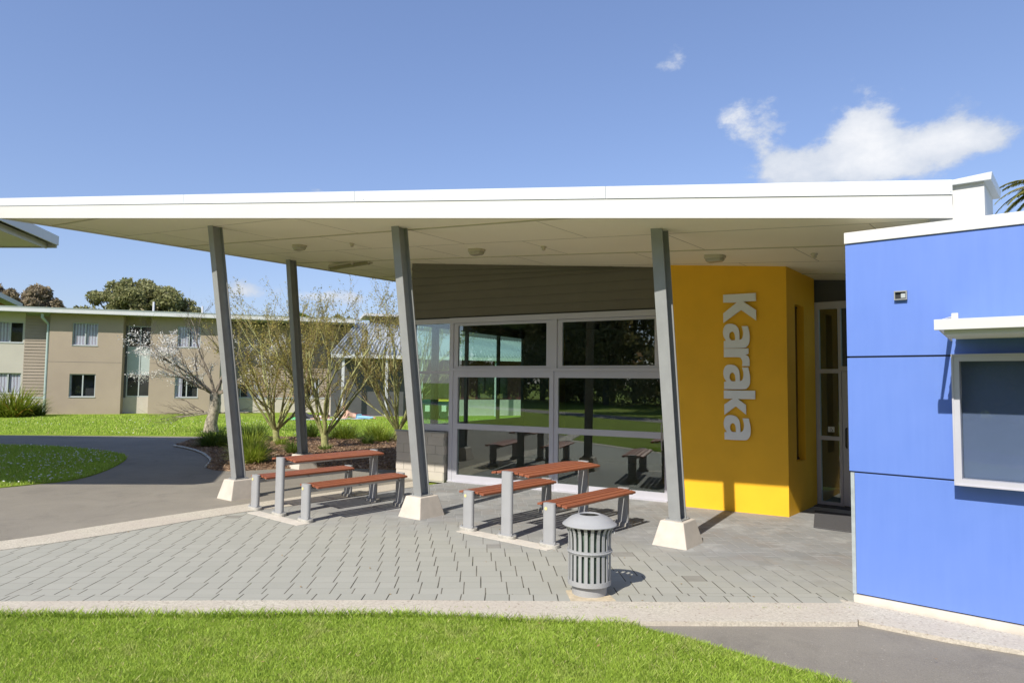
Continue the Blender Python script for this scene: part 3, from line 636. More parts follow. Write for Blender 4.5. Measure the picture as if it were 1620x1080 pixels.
# block plinth wall left of the sliding doors
bw = MB(); mort = MB().box(Fw, -1.27, -.062, -.105, .06, -.03, .875)
for r_ in range(5):
    z0 = -.005+r_*.178; x = -1.275-(r_ % 2)*.2
    while x < -.06:
        a, b = max(x+.004, -1.28), min(x+.393, -.057)
        if b-a > .02: bw.box(Fw, a, b, -.112, .066, max(z0+.003, -.02), z0+.174)
        x += .4
bwall = B(bw, 'block_wall', 'plinthblk', bevel=.003); B(mort, 'mortar', 'pad', bwall)
cap = MB(); x = -1.29
for i in range(4): cap.box(Fw, x+.003, x+.305, -.118, .05, .882, .958); x += .308
B(cap, 'cap_block', 'plinthblk', bwall); B(MB().box(Fw, -1.31, -.03, -.14, .0, .96, .985), 'metal_sill', 'steel', bwall)
# glazing
def window(frame, boxes, panes, d0=-.03, d1=.06, gname='glass', fm='alu', dp=(.012, .018), nm='window', extra=None):
    m = MB()
    for b in boxes:
        e0 = b[4] if len(b) > 4 else d0
        m.box(frame, b[0], b[1], e0, d1, b[2], b[3])
    wo = B(m, nm, fm)
    for p in panes: B(MB().box(frame, p[0], p[1], dp[0], dp[1], p[2], p[3]), 'pane', gname, wo)
    return wo
window(Fw, [(-1.0, -.93, 1.0, 3.20), (-.93, -.021, 1.0, 1.13), (-.93, -.021, 2.165, 2.22), (-1.0, -.021, 3.2001, 3.295, -.034)], [(-.93, -.021, 1.13, 2.165), (-.93, -.021, 2.22, 3.2)])
window(Fw, [(-.02, .07, 0, 3.194), (-.02, 4.5, 3.1945, 3.30, -.05), (4.37, 4.5, 2.3, 3.194), (2.27, 2.40, 2.28, 3.194), (.0701, 4.5, 2.225, 2.2799, -.045)], [], nm='window_frame')
for a, b in ((.075, 2.265), (2.405, 4.365)):
    window(Fw, [(a, a+.1, 2.282, 3.19), (b-.09, b, 2.282, 3.19), (a+.1, b-.09, 2.282, 2.325), (a+.1, b-.09, 3.14, 3.19)], [(a+.1, b-.09, 2.325, 3.14)], d0=-.014, d1=.05)
for a, b, g0, g1, dd in ((.0705, 2.33, .185, 2.245, -.02), (2.3305, 4.50, 2.42, 4.44, -.001)):
    dw = window(Fw, [(a, g0, .0, 2.2245), (g1, b, .0, 2.2245), (g0, g1, 0.02, .145), (g0, g1, 1.06, 1.17), (g0, g1, 2.1, 2.2245)], [(g0, g1, .145, 1.06), (g0, g1, 1.17, 2.1)], d0=dd, d1=.055, nm='sliding_door', dp=(.02, .026))
    if a > 2:
        h_ = MB(); h_.tube(Fw(4.405, -.05, .865), Fw(4.405, -.05, 1.32), .011, .011, 8); 
        for z in (.875, 1.31): h_.tube(Fw(4.405, -.05, z), Fw(4.405, .0, z), .009, .009, 6)
        B(h_, 'handle', 'silver', dw, smooth=True)
B(MB().box(Fw, -.02, 4.5, -.06, .09, -.01, .018), 'door_sill', 'alu')
# yellow entrance block
yw = B(MB().box(Fy, -1.84, 0, .0, .15, -.02, None), 'yellow_wall', 'yellow')
ys = MB()
ys.box(Fs, .0, .40, .002, .26, -.02, None) if False else None
Fs2 = Frame((4.256, 10.549), (.64, .768))
def ybox(s0, s1, d0, d1, z0, z1): ys.box(Fs2, s0, s1, d0, d1, z0, z1)
ybox(.0, .40, .0, .24, -.02, None); ybox(.86, 1.45, .0, .24, -.02, None); ybox(.4, .86, .0, .24, -.02, .80); ybox(.4, .86, 0, .24, 3.3, None)
ysw = B(ys, 'yellow_side_wall', 'yellow')
sw_ = B(MB().box(Fs2, .4, .43, .10, .13, .8, 3.3).box(Fs2, .43, .86, .10, .13, .8, .83).box(Fs2, .43, .86, .10, .13, 3.27, 3.3), 'slot_window', 'black')
B(MB().box(Fs2, .43, .86, .112, .118, .83, 3.27), 'pane', 'glassdark', sw_)
B(MB().box(Fy, -1.84, -1.80, .15, .45, -.02, None), 'yellow_return', 'yellow')
B(MB().box(Fs2, .38, .88, .24, .26, .7, 3.4), 'dark_lining', 'interior')
# entrance doors
B(MB().box(Fd, -.25, 3.2, .05, .15, 3.435, None), 'entrance_head_wall', 'dark_wall')
dr = window(Fd, [(-.05, .055, 0, 3.43), (.355, .40, 0, 3.43), (.055, .355, 3.31, 3.43), (.055, .355, 2.215, 2.285), (.055, .355, 1.09, 1.155), (.055, .355, 0, .06), (.40, 2.6, 3.31, 3.43), (.4, 2.6, 2.25, 2.33)],
            [(.055, .355, .06, 1.09), (.055, .355, 1.155, 2.215), (.055, .355, 2.285, 3.31), (.4, 2.6, 2.33, 3.31)], nm='entrance_window')
de = window(Fd, [(.405, .50, 0.02, 2.245, -.02), (.5, 1.3, 2.14, 2.245, -.02), (.5, 1.3, .02, .2, -.02), (1.3, 1.4, .02, 2.245, -.02)], [(.5, 1.3, .2, 2.14)], nm='entrance_door')
h_ = MB(); h_.path([Fd(.465, -.02, .98), Fd(.465, -.07, 1.0), Fd(.465, -.075, 1.14), Fd(.465, -.07, 1.28), Fd(.465, -.02, 1.3)], [.013]*5, 8)
B(h_, 'handle', 'black', de, smooth=True)
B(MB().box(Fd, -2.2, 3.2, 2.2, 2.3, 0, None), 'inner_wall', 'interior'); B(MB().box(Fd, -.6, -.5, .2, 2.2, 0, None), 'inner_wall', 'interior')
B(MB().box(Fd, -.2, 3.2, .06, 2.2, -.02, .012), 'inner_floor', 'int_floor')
B(MB().box(Fd, -.12, 2.8, -.28, -.03, -.02, .014), 'door_threshold', 'mat')
# accessible-entry sticker on the glass
stk = MB().box(Fd, .17, .27, -.036+.044, -.032+.044, 1.225, 1.315)
sg = build(stk, 'door_sticker', M['sign'], origin=tuple(Fd(.22, 0, 1.27)))
tag(sg, 'small square white wheelchair-access sticker on the entrance glass', 'sign')
ic = MB(); q = Fd(.215, .0075, 1.268)
def ip(a, z): return Fd(.22+a, .0072, 1.27+z)
ic.tube(ip(-.004, .03), ip(-.004, .022), .006, .006, 8)
prev = None
for k in range(10):
    t_ = math.radians(150+k*26); p = ip(.002+.022*math.cos(t_), -.012+.022*math.sin(t_))
    if prev is not None: ic.tube(prev, p, .003, .003, 4)
    prev = p
ic.tube(ip(-.004, .018), ip(-.002, -.002), .004, .004, 4); ic.tube(ip(-.002, -.002), ip(.018, -.004), .004, .004, 4); ic.tube(ip(.018, -.004), ip(.026, -.028), .004, .004, 4)
icm = bpy.data.meshes.new('icon'); icm.from_pydata([tuple(Vector(v)-Fd(.22, 0, 1.27)) for v in ic.v], [], ic.f)
io = bpy.data.objects.new('wheelchair_symbol', icm); icm.materials.append(M['black']); C.objects.link(io); io.parent = sg
# lettering, reading downwards
LET = {'K': [[(0, 0, 1), (1, 0, 1), (1, .25, 1), (.62, .255, 1), (1, .53, 1), (1, .86, 1), (.55, .51, 1), (0, .90, 1), (0, .60, 1), (.42, .27, 1), (0, .25, 1)]]}
def T(pts, y0): return [[((x-60)/215., (y-y0)*.002455/.507, f) for x, y, f in q] for q in pts]
LET['a'] = T([[(62, 428, 1), (185, 427, 0), (212, 420, 0), (228, 398, 0), (232, 370, 0), (231, 335, 0), (221, 287, 1), (181, 287, 1), (190, 325, 0), (188, 352, 0), (180, 369, 0), (166, 376, 1), (165, 330, 0), (158, 300, 0), (140, 278, 0), (112, 269, 0), (85, 271, 0), (68, 284, 0), (59, 308, 0), (58, 335, 0), (64, 358, 0), (78, 378, 1), (62, 381, 1)],
              [(99, 345, 0), (103, 329, 0), (116, 320, 0), (129, 327, 0), (136, 345, 0), (138, 376, 1), (113, 376, 0), (101, 362, 0)]], 268)
LET['r'] = T([[(62, 431, 1), (224, 431, 1), (224, 466, 1), (203, 472, 1), (222, 484, 0), (230, 512, 0), (229, 545, 1), (181, 545, 1), (184, 520, 0), (177, 500, 0), (158, 488, 0), (62, 487, 1)]], 431)
LET['k'] = T([[(60, 703, 1), (264, 703, 1), (264, 757, 1), (152, 758, 1), (204, 795, 1), (204, 857, 1), (138, 805, 1), (62, 862, 1), (62, 795, 1), (118, 757, 1), (60, 757, 1)]], 703)
def smooth_pts(q):
    n_ = len(q); out_ = []
    for i in range(n_):
        p1, p2 = q[i], q[(i+1) % n_]; out_.append(p1[:2])
        if p1[2] and p2[2]: continue
        p0 = q[i-1] if not p1[2] else p1; p3 = q[(i+2) % n_] if not p2[2] else p2
        for k in range(1, 5):
            t = k/5.
            out_.append(tuple(.5*(2*p1[j]+(p2[j]-p0[j])*t+(2*p0[j]-5*p1[j]+4*p2[j]-p3[j])*t*t+(3*p1[j]-p0[j]-3*p2[j]+p3[j])*t**3) for j in (0, 1)))
    return out_
base_s = -1.84+.25+ .63; base_s = -1.588+.636   # baseline of the word, measured from the outer corner
SIGN = thing('wall_lettering', 'large silver letters spelling Karaka down the yellow wall', 'sign', tuple(Fy(base_s+.25, -.03, 1.12)))
for ch, y0 in (('K', 75), ('a', 268), ('r', 431), ('a', 535), ('k', 703), ('a', 862)):
    cu = bpy.data.curves.new('c', 'CURVE'); cu.dimensions = '2D'; cu.fill_mode = 'BOTH'; cu.extrude = .012; cu.bevel_depth = 0
    for q in LET[ch]:
        pts = smooth_pts(q); sp = cu.splines.new('POLY'); sp.points.add(len(pts)-1); sp.use_cyclic_u = True
        for i, (h, a) in enumerate(pts): sp.points[i].co = (h*.507, -a*.507, 0, 1)
    tmp = bpy.data.objects.new('tmp', cu); C.objects.link(tmp); bpy.context.view_layer.update()
    me = bpy.data.meshes.new_from_object(tmp.evaluated_get(bpy.context.evaluated_depsgraph_get())); bpy.data.objects.remove(tmp)
    z0 = 3.455-(y0-75)*.002455; o0 = Fy(base_s, -.034, z0)
    mw = Matrix(((Fy.u.x, 0, -Fy.v.x, o0.x), (Fy.u.y, 0, -Fy.v.y, o0.y), (0, 1, 0, o0.z), (0, 0, 0, 1)))
    me.transform(mw); finish(me, 'letter_'+ch.lower(), M['letters'], SIGN, False, False)
# things fixed under the roof
def soffit_thing(name, label, cat, pos, builder, group=None, rz=0.):
    z = SOF(pos); t = thing(name, label, cat, (pos[0], pos[1], z), rz, group); builder(t); return t
RZ = math.atan2(BU[1], BU[0])
def bulk(t):
    o = build(MB().prism([(.15*math.copysign(abs(math.cos(a))**.5, math.cos(a)), .10*math.copysign(abs(math.sin(a))**.5, math.sin(a))) for a in [k*PI/12 for k in range(24)]], -.05, .02), 'housing', M['light'], t, local=True, bevel=.008)
    pr = MB(); ring = []
    for (r_, z) in ((1, -.05), (.97, -.075), (.8, -.10), (.0, -.106)):
        ring.append([(r_*.135*math.copysign(abs(math.cos(a))**.5, math.cos(a)), r_*.088*math.copysign(abs(math.sin(a))**.5, math.sin(a)), z) for a in [k*PI/12 for k in range(24)]])
    pr.add([v for r_ in ring for v in r_], [(i*24+j, i*24+(j+1) % 24, (i+1)*24+(j+1) % 24, (i+1)*24+j) for i in range(3) for j in range(24)])
    build(pr, 'lens', M['lens'], t, local=True, smooth=True)
bl = [((-4.115, 13.032), 'boxy cream bulkhead light on the soffit near the rear left post'), ((-.62, 11.55), 'boxy cream bulkhead light on the soffit between second and third front posts'), ((3.011, 10.08), 'boxy cream bulkhead light on the soffit above the yellow wall')]
b0 = soffit_thing('bulkhead_light', bl[0][1], 'light', bl[0][0], bulk, 'bulkhead lights under the canopy', RZ)
for (p, lb) in bl[1:]: dup(b0, (p[0], p[1], SOF(p)), RZ, lb)
def batten(t):
    build(MB().box(WORLD, -.72, .72, -.07, .07, -.05, .005), 'housing', M['light'], t, local=True, bevel=.01)
    build(MB().hexa([(-.70, -.045, -.12), (.70, -.045, -.12), (.70, .045, -.12), (-.70, .045, -.12)], [(-.71, -.065, -.0505), (.71, -.065, -.0505), (.71, .065, -.0505), (-.71, .065, -.0505)]), 'lens', M['batten_lens'], t, local=True, bevel=.02)
    for x0, x1 in ((-.755, -.7105), (.7105, .755)): build(MB().box(WORLD, x0, x1, -.06, .06, -.11, 0), 'end_cap', M['light'], t, local=True, bevel=.015)
soffit_thing('batten_light', 'long fluorescent batten light on the soffit behind the rear post', 'light', (-3.68, 15.28), batten, None, RZ)
def sens(t):
    build(MB().lathe([(.045, .005), (.045, -.02), (.03, -.035), (.03, -.06), (.015, -.07)], 14), 'detector_body', M['light'], t, local=True, smooth=True)
ss = [((-2.892, 12.139), 'small round detector on the soffit left of the second front post'), ((-3.58, 15.1), 'small round detector hanging beside the batten light'), ((.481, 10.63), 'small round detector on the soffit left of the third front post'), ((4.111, 9.226), 'small round detector on the soffit beside the blue building')]
s0 = soffit_thing('smoke_detector', ss[0][1], 'detector', ss[0][0], sens, 'detectors under the canopy')
for p, lb in ss[1:]: dup(s0, (p[0], p[1], SOF(p)), 0, lb)
# door mat
q = [G(1289, 808), G(1345, 813), G(1345, 841), G(1287, 835)]
q[1] = q[0]+Vector((Fd.u.x, Fd.u.y, 0))*.95; q[3] = G(1287, 834.5); q[2] = q[3]+Vector((Fd.u.x, Fd.u.y, 0))*.95
tag(build(MB().prism([tuple(v)[:2] for v in q], .001, .018), 'doormat', M['mat'], origin=tuple(q[0]), bevel=.004), 'grey speckled doormat before the entrance door', 'doormat')

# ------------------------------------------------------------------ blue building
BB = thing('blue_building', 'blue panelled building with white parapet cut off by the right edge', 'building', tuple(Fb(0, 0, 0)))
def BBp(mb, name, m, parent=None, **k): return build(mb, name, M[m], parent or BB, **k)
EX = 7.0
pl = MB()
pl.box(Fb, -.045, EX, 0, .02, 2.285, 3.36)
pl.box(Fb, -.045, .80, 0, .02, 1.203, 2.268)
pl.box(Fb, 2.75, EX, 0, .02, 1.203, 2.268)
pl.box(Fb, .0, EX, 0, .02, .078, 1.188)
bp = BBp(pl, 'wall_panels', 'blue', bevel=.0015)
BBp(MB().box(Fb, -.03, .81, .022, .12, .0, 3.40).box(Fb, 2.74, EX, .022, .12, 0, 3.40).box(Fb, .81, 2.74, .022, .12, 0, 1.17).box(Fb, .81, 2.74, .022, .12, 2.29, 3.4).box(Fb, -.03, .07, .12, 5, 0, 3.4), 'wall', 'dark_wall')
BBp(MB().box(Fb, -.035, -.002, .0, .021, .07, 1.19), 'corner_flashing', 'galv')
BBp(MB().box(Fb, -.036, .0, .0215, .19, 0.0, 1.19), 'corner_return', 'galv')
BBp(MB().box(Fb, -.02, EX, -.022, .021, -.03, .066), 'plinth', 'cream_plinth')
BBp(MB().box(Fb, -.05, EX, -.018, .22, 3.365, 3.472), 'parapet_flashing', 'white', bevel=.003)
BBp(MB().box(Fb, -.048, .19, .1301, 5, 3.30, 3.46), 'parapet_side', 'white')
BBp(MB().box(Fb, -.048, EX, .13, 5, 3.2, 3.25), 'flat_roof', 'galv')
wf = MB(); a, b, z0, z1 = .815, 2.74, 1.172, 2.282
wf.box(Fb, a, a+.012, -.15, .03, z0, z1).box(Fb, b-.012, b, -.15, .03, z0, z1).box(Fb, a+.012, b-.012, -.15, .03, z1-.012, z1).box(Fb, a+.012, b-.012, -.15, .03, z0, z0+.012)
wf.box(Fb, a+.012, a+.055, -.14, -.03, z0+.012, z1-.012).box(Fb, b-.055, b-.012, -.14, -.03, z0+.012, z1-.012).box(Fb, a+.055, b-.055, -.14, -.03, z1-.06, z1-.012).box(Fb, a+.055, b-.055, -.14, -.03, z0+.012, z0+.055)
wo = BBp(wf, 'window', 'alu')
BBp(MB().box(Fb, a+.055, b-.055, -.088, -.08, z0+.055, z1-.06), 'pane', 'glass_ext', wo)
BBp(MB().box(Fb, a+.055, b-.055, -.01, -.005, z0+.055, z1-.06), 'blind', 'blind', wo)
# sunshade over the window
SH = thing('window_sunshade', 'white metal sunshade hood bracketed above the blue building window', 'awning', tuple(Fb(1.7, 0, 2.4)))
def shp(mb, n_, m='white'): return build(mb, n_, M[m], SH, bevel=.002)
shp(MB().box(Fb, .786, 3.0, -.75, -.70, 2.452, 2.535), 'front_beam')
lv = MB()
for k in range(8):
    d0 = -.685+k*.085; lv.hexa([Fb(.845, d0, 2.415), Fb(2.98, d0, 2.415), Fb(2.98, d0+.012, 2.412), Fb(.845, d0+.012, 2.412)], [Fb(.845, d0+.0, 2.478), Fb(2.98, d0, 2.478), Fb(2.98, d0+.09, 2.44), Fb(.845, d0+.09, 2.44)])
shp(lv, 'louvre_blades'); shp(MB().box(Fb, .85, 2.97, -.69, -.035, 2.48, 2.486), 'hood_sheet')
for s in (.80, 2.9): shp(MB().hexa([Fb(s, -.699, 2.46), Fb(s+.012, -.699, 2.46), Fb(s+.012, -.0, 2.40), Fb(s, -.0, 2.40)], [Fb(s, -.699, 2.53), Fb(s+.012, -.699, 2.53), Fb(s+.012, 0, 2.62), Fb(s, 0, 2.62)]), 'side_bracket')
shp(MB().box(Fb, .812, .862, -.03, -.001, 2.45, 2.645), 'wall_plate')

WV = thing('wall_vent', 'small silver and black wall unit high on the blue panel', 'wall vent', tuple(Fb(.42, 0, 2.83)))
m_ = MB().box(Fb, .37, .474, -.035, -.0, 2.862, 2.874).box(Fb, .37, .474, -.035, 0, 2.79, 2.799).box(Fb, .37, .379, -.035, 0, 2.799, 2.862).box(Fb, .465, .474, -.035, 0, 2.799, 2.862)
build(m_, 'housing', M['steel'], WV); build(MB().box(Fb, .379, .465, -.012, -.001, 2.799, 2.862), 'recess', M['black'], WV)
build(MB().box(Fb, .425, .46, -.026, -.0125, 2.808, 2.848), 'lens', M['aludull'], WV)

# ------------------------------------------------------------------ picnic tables and benches
def arch(x, wdt, rise): return -rise*(2*x/wdt)**2
def seat_unit(t, height, width, nsl, length, badge):
    rise = .022 if width < .55 else .028; sw_ = width/nsl
    def pst(y, nm='leg'):
        m = MB(); hw, hd = .088, .036; pts = []
        for (cx, sx) in ((hw-.03, 1), (-hw+.03, -1)):
            for k in range(7): a = (-PI/2+k*PI/6)*1 if sx > 0 else (PI/2+k*PI/6); pts.append((cx+.03*math.cos(a), y+hd*math.sin(a)))
        n_ = len(pts); b = [(x, yy, .045) for x, yy in pts]; tp = [(x, yy, height+.008+arch(x, width, rise)) for x, yy in pts]
        m.add(b+tp, [tuple(range(n_-1, -1, -1)), tuple(range(n_, 2*n_))]+[(i, (i+1) % n_, n_+(i+1) % n_, n_+i) for i in range(n_)])
        lg = build(m, nm, M['silver'], t, local=True, smooth=True)
        p = MB(); q = [(.135*math.copysign(abs(math.cos(a))**.7, math.cos(a)), y+.075*math.copysign(abs(math.sin(a))**.7, math.sin(a))) for a in [k*PI/12 for k in range(24)]]
        p.prism(q, -.01, .045); build(p, 'mortar_foot', M['pad'], lg, local=True, bevel=.006)
        bb = MB().box(WORLD, -.115, .115, y-.055, y+.055, .0452, .055)
        for x in (-.102, .102): bb.tube((x, y-.03, .055), (x, y-.03, .078), .010, .010, 6)
        build(bb, 'foot_plate', M['silver'], lg, local=True)
        return lg
    l0 = pst(0); l1 = pst(length)
    if badge: build(MB().tube((-.03, -.0365, height-.06), (-.03, -.040, height-.06), .021, .021, 14), 'badge', M['badge'], l0, local=True)
    m = MB()
    for i in range(nsl):
        xc = -width/2+sw_*(i+.5); z = height+arch(xc, width, rise); sl_ = -rise*8*xc/width**2; hw = sw_/2-.0085
        a_, b_ = (xc-hw, z-sl_*hw*1), (xc+hw, z+sl_*hw); th = .028; off = .045+random.uniform(-.004, .004)
        m.hexa([(a_[0], off, a_[1]-th), (b_[0], off, b_[1]-th), (b_[0], length-off, b_[1]-th), (a_[0], length-off, a_[1]-th)], [(a_[0], off, a_[1]), (b_[0], off, b_[1]), (b_[0], length-off, b_[1]), (a_[0], length-off, a_[1])])
    build(m, 'slats', M['wood'], t, local=True, bevel=.004)
    f = MB().box(WORLD, -.03, .03, .036, length-.036, height-.115, height-.055)
    for y in (.10, length/2, length-.10):
        w2 = width/2-.03; f.hexa([(-w2, y-.02, height-.06), (w2, y-.02, height-.06), (w2, y+.02, height-.06), (-w2, y+.02, height-.06)], [(-w2, y-.02, height-.052), (w2, y-.02, height-.052), (w2, y+.02, height-.052), (-w2, y+.02, height-.052)])
        for i in range(nsl):
            xc = -width/2+sw_*(i+.5); f.tube((xc, y, height-.052), (xc, y, height-.027+arch(xc, width, rise)), .008, .008, 5)
    build(f, 'support_frame', M['silver'], t, local=True)
TA = math.atan2(-.645, .764)
tdir = Vector((.645, .764, 0)); tac = Vector((.764, -.645, 0))
sets = [('right', Vector((-.04, 8.93, 0))), ('left', Vector((-3.43, 10.27, 0)))]
side = {'right': ('nearer the grey bin', 'in front of the sliding doors'), 'left': ('by the forecourt edge', 'beside the second front post')}
tproto = bproto = None
for key, c in sets:
    ln = 1.74
    lab = ('picnic table with bright red slatted top in front of the glass doors' if key == 'right' else 'picnic table with darker red slatted top nearest the asphalt forecourt')
    if tproto is None:
        tproto = thing('picnic_table', lab, 'table', tuple(c), TA, 'slatted picnic tables under the canopy'); seat_unit(tproto, .845, .66, 7, ln, False)
    else: dup(tproto, tuple(c), TA, lab)
    for sgn in (-1, 1):
        p = c+tac*(.685*sgn)
        lab = {('right', -1): 'slatted bench between the right picnic table and the glass doors', ('right', 1): 'slatted bench directly behind the litter bin, right of its table',
               ('left', -1): 'slatted bench on the far left side of the left picnic table', ('left', 1): 'slatted bench between the left picnic table and the second front post'}[(key, sgn)]
        if bproto is None:
            bproto = thing('bench', lab, 'bench', tuple(p), TA, 'slatted benches flanking the picnic tables'); seat_unit(bproto, .525, .47, 5, ln, True)
        else: dup(bproto, tuple(p), TA, lab)

# ------------------------------------------------------------------ litter bin
BN = thing('litter_bin', 'round grey slatted metal litter bin with domed lid on the paving', 'litter bin', (.765, 6.66, 0), .15)
def bnp(mb, n_, m='silver', **k): return build(mb, n_, M[m], BN, local=True, **k)
bnp(MB().lathe([(.168, 0), (.168, .115)], 40), 'base_ring', smooth=True)
NS = 22; 
band = MB().lathe([(.200, .10), (.207, .10), (.207, .145), (.200, .145), (.200, .10)], 44, closed=False); bnp(band, 'lower_band', smooth=True)
bnp(MB().lathe([(.0, .101), (.2, .101), (.2, .112), (.0, .112)], 40, closed=False), 'floor_plate')
rr = MB(); 
for k in range(44):
    a, b = 2*PI*k/44, 2*PI*(k+1)/44; rr.tube((.212*math.cos(a), .212*math.sin(a), .41), (.212*math.cos(b), .212*math.sin(b), .41), .008, .008, 6, cap=False)
rr.lathe([(.202, .39), (.208, .39), (.208, .43), (.202, .43), (.202, .39)], 44, closed=False)
bnp(rr, 'middle_band', smooth=True)
prof = [(.203, .12), (.203, .30), (.203, .46), (.205, .54), (.212, .59), (.226, .625), (.245, .648)]
for k in range(NS):
    a = 2*PI*k/NS; hw = .0155; m = MB(); vs = []; fs = []
    for r_, z in prof:
        for rr_, sg_ in ((r_, -1), (r_, 1), (r_-.006, 1), (r_-.006, -1)):
            vs.append((rr_*math.cos(a)-sg_*hw*math.sin(a), rr_*math.sin(a)+sg_*hw*math.cos(a), z))
    for i in range(len(prof)-1): fs += [(i*4+j, i*4+(j+1) % 4, (i+1)*4+(j+1) % 4, (i+1)*4+j) for j in range(4)]
    m.add(vs, fs); bnp(m, 'slat')
bnp(MB().lathe([(.17, .113), (.178, .60), (.172, .60), (.165, .12)], 36, closed=False), 'liner', 'silver_in', smooth=True)
lid = MB().lathe([(.238, .644), (.257, .648), (.262, .656), (.257, .664), (.245, .668), (.22, .693), (.18, .722), (.13, .741), (.104, .748), (.096, .744), (.094, .736), (.14, .715), (.20, .68), (.232, .655)], 48, closed=False)
bnp(lid, 'lid', smooth=True)
bnp(MB().lathe([(.0, .66), (.235, .66), (.235, .655), (0, .655)], 30, closed=False) if False else MB().tube((.19, -.17, .60), (.21, -.12, .60), .012, .012, 8), 'latch', smooth=True)
bnp(MB().lathe([(.0, .60), (.165, .60), (.165, .592), (0, .592)], 30, closed=False), 'painted_shade_disc', 'black');  # black disc added so the lid hole looks dark; shade put into colour
tag(build(MB().prism([tuple(G(895, 934))[:2], tuple(G(955, 932))[:2], tuple(G(975, 951))[:2], tuple(G(903, 951.5))[:2]], -.01, .0065), 'bin_footing', simple('rusty_mortar', (.52, .43, .29), .9, .25, 9)), kind='structure')

# ------------------------------------------------------------------ residence behind the lawn
O_ = (-25.565, 37.66); Fr_ = Frame(O_, (.955, .297))
RS = thing('residence_block', 'long two-storey taupe residence with weatherboard bays and low pale roof across the lawn', 'building', tuple(Fr_(4, 4, 0)))
def RB(mb, n_, m, parent=None, **k): return build(mb, n_, M[m], parent or RS, **k)
def wallgrid(mb, fr, s0, s1, z0, z1, holes, d0, d1):        # wall with rectangular openings
    xs = sorted(set([s0, s1]+[h[0] for h in holes]+[h[1] for h in holes])); zs = sorted(set([z0, z1]+[h[2] for h in holes]+[h[3] for h in holes]))
    for i in range(len(xs)-1):
        run = None
        for j in range(len(zs)-1):
            cx, cz = (xs[i]+xs[i+1])/2, (zs[j]+zs[j+1])/2
            solid = not any(h[0] < cx < h[1] and h[2] < cz < h[3] for h in holes)
            if solid: run = (run[0], zs[j+1]) if run else (zs[j], zs[j+1])
            if (not solid or j == len(zs)-2) and run: mb.box(fr, xs[i], xs[i+1], d0, d1, run[0], run[1]); run = None
def reswin(h, fr=Fr_, curt=None, cm='curtain', dep=.06, bars=True):
    a, b, z0, z1 = h; m = MB(); t_ = .05; c = (a+b)/2
    m.box(fr, a, a+t_, dep, dep+.06, z0, z1).box(fr, b-t_, b, dep, dep+.06, z0, z1).box(fr, a+t_, b-t_, dep, dep+.06, z1-t_, z1).box(fr, a+t_, b-t_, dep, dep+.06, z0, z0+t_)
    if bars: m.box(fr, c-.03, c+.03, dep-.005, dep+.06, z0+t_, z1-t_)
    m.box(fr, a-.02, b+.02, -.03, dep, z0-.03, z0-.001)
    wo_ = RB(m, 'window', 'resframe')
    RB(MB().box(fr, a+t_, b-t_, dep+.03, dep+.035, z0+t_, z1-t_), 'pane', 'glass_ext', wo_)
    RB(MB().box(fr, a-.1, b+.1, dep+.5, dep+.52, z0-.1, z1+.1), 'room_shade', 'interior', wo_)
    for (u0, u1) in (curt or []):
        RB(MB().box(fr, a+(b-a)*u0, a+(b-a)*u1, dep+.09, dep+.13, z0+.03, z1-.03), 'curtain', cm, wo_)
H1 = (1.10, 2.36, 3.82, 5.09); H2 = (1.06, 2.34, .95, 2.23); H3 = (6.43, 7.66, 3.85, 5.09); H4 = (6.38, 7.62, .94, 2.25)
m_ = MB(); wallgrid(m_, Fr_, 0, 3.62, -.1, 5.56, [H1, H2], 0, .18); RB(m_, 'wall', 'render')
m_ = MB(); wallgrid(m_, Fr_, 5.03, 8.76, -.1, 5.56, [H3, H4], 0, .18); RB(m_, 'wall', 'render')
RB(MB().box(Fr_, 0, 3.6, -.003, 0, 2.88, 2.895).box(Fr_, 5.05, 8.7, -.003, 0, 2.88, 2.895), 'wall_joint', 'dark_wall')
RB(MB().box(Fr_, 0, .18, .18, .7, -.1, 5.56).box(Fr_, 3.44, 3.62, .18, .8, -.1, 5.56).box(Fr_, 5.03, 5.2, .18, .8, -.1, 5.56).box(Fr_, 8.58, 8.76, .18, 1.6, -.1, 5.56), 'side_wall', 'render')
reswin(H1, curt=[(.0, .48), (.52, 1)]); reswin(H2, curt=[(0, .06)]); reswin(H3, curt=[(0, .45), (.55, 1)]); reswin(H4, curt=[(0, .3)])
# recessed stair bay
Fi = Frame(tuple(Fr_(3.62, .6, 0))[:2], (.955, .297))
RB(MB().box(Fi, 0, 1.41, 0, .15, 5.04, 5.56), 'wall', 'tboards'); RB(MB().box(Fi, 0, 1.41, 0, .15, -.1, .95), 'plinth', 'plinthblk')
m_ = MB()
for z in (.95, 2.2, 3.78, 4.99): m_.box(Fi, .16, 1.41, 0, .06, z, z+.07)
for s in (.13, .75, 1.34): m_.box(Fi, s, s+.06, -.01, .06, .95, 5.04)
bw_ = RB(m_, 'bay_window', 'resframe'); RB(MB().box(Fi, .16, 1.41, .03, .04, .97, 2.2), 'pane', 'glassdark', bw_); RB(MB().box(Fi, .16, 1.41, .03, .04, 3.8, 5.0), 'pane', 'glassdark', bw_)
RB(MB().box(Fi, .0, 1.41, .02, .03, 2.27, 3.78), 'spandrel_panel', 'spandrel', bw_); RB(MB().box(Fi, -.0, .13, .0, .03, .9, 5.04), 'wall', 'dark_wall')
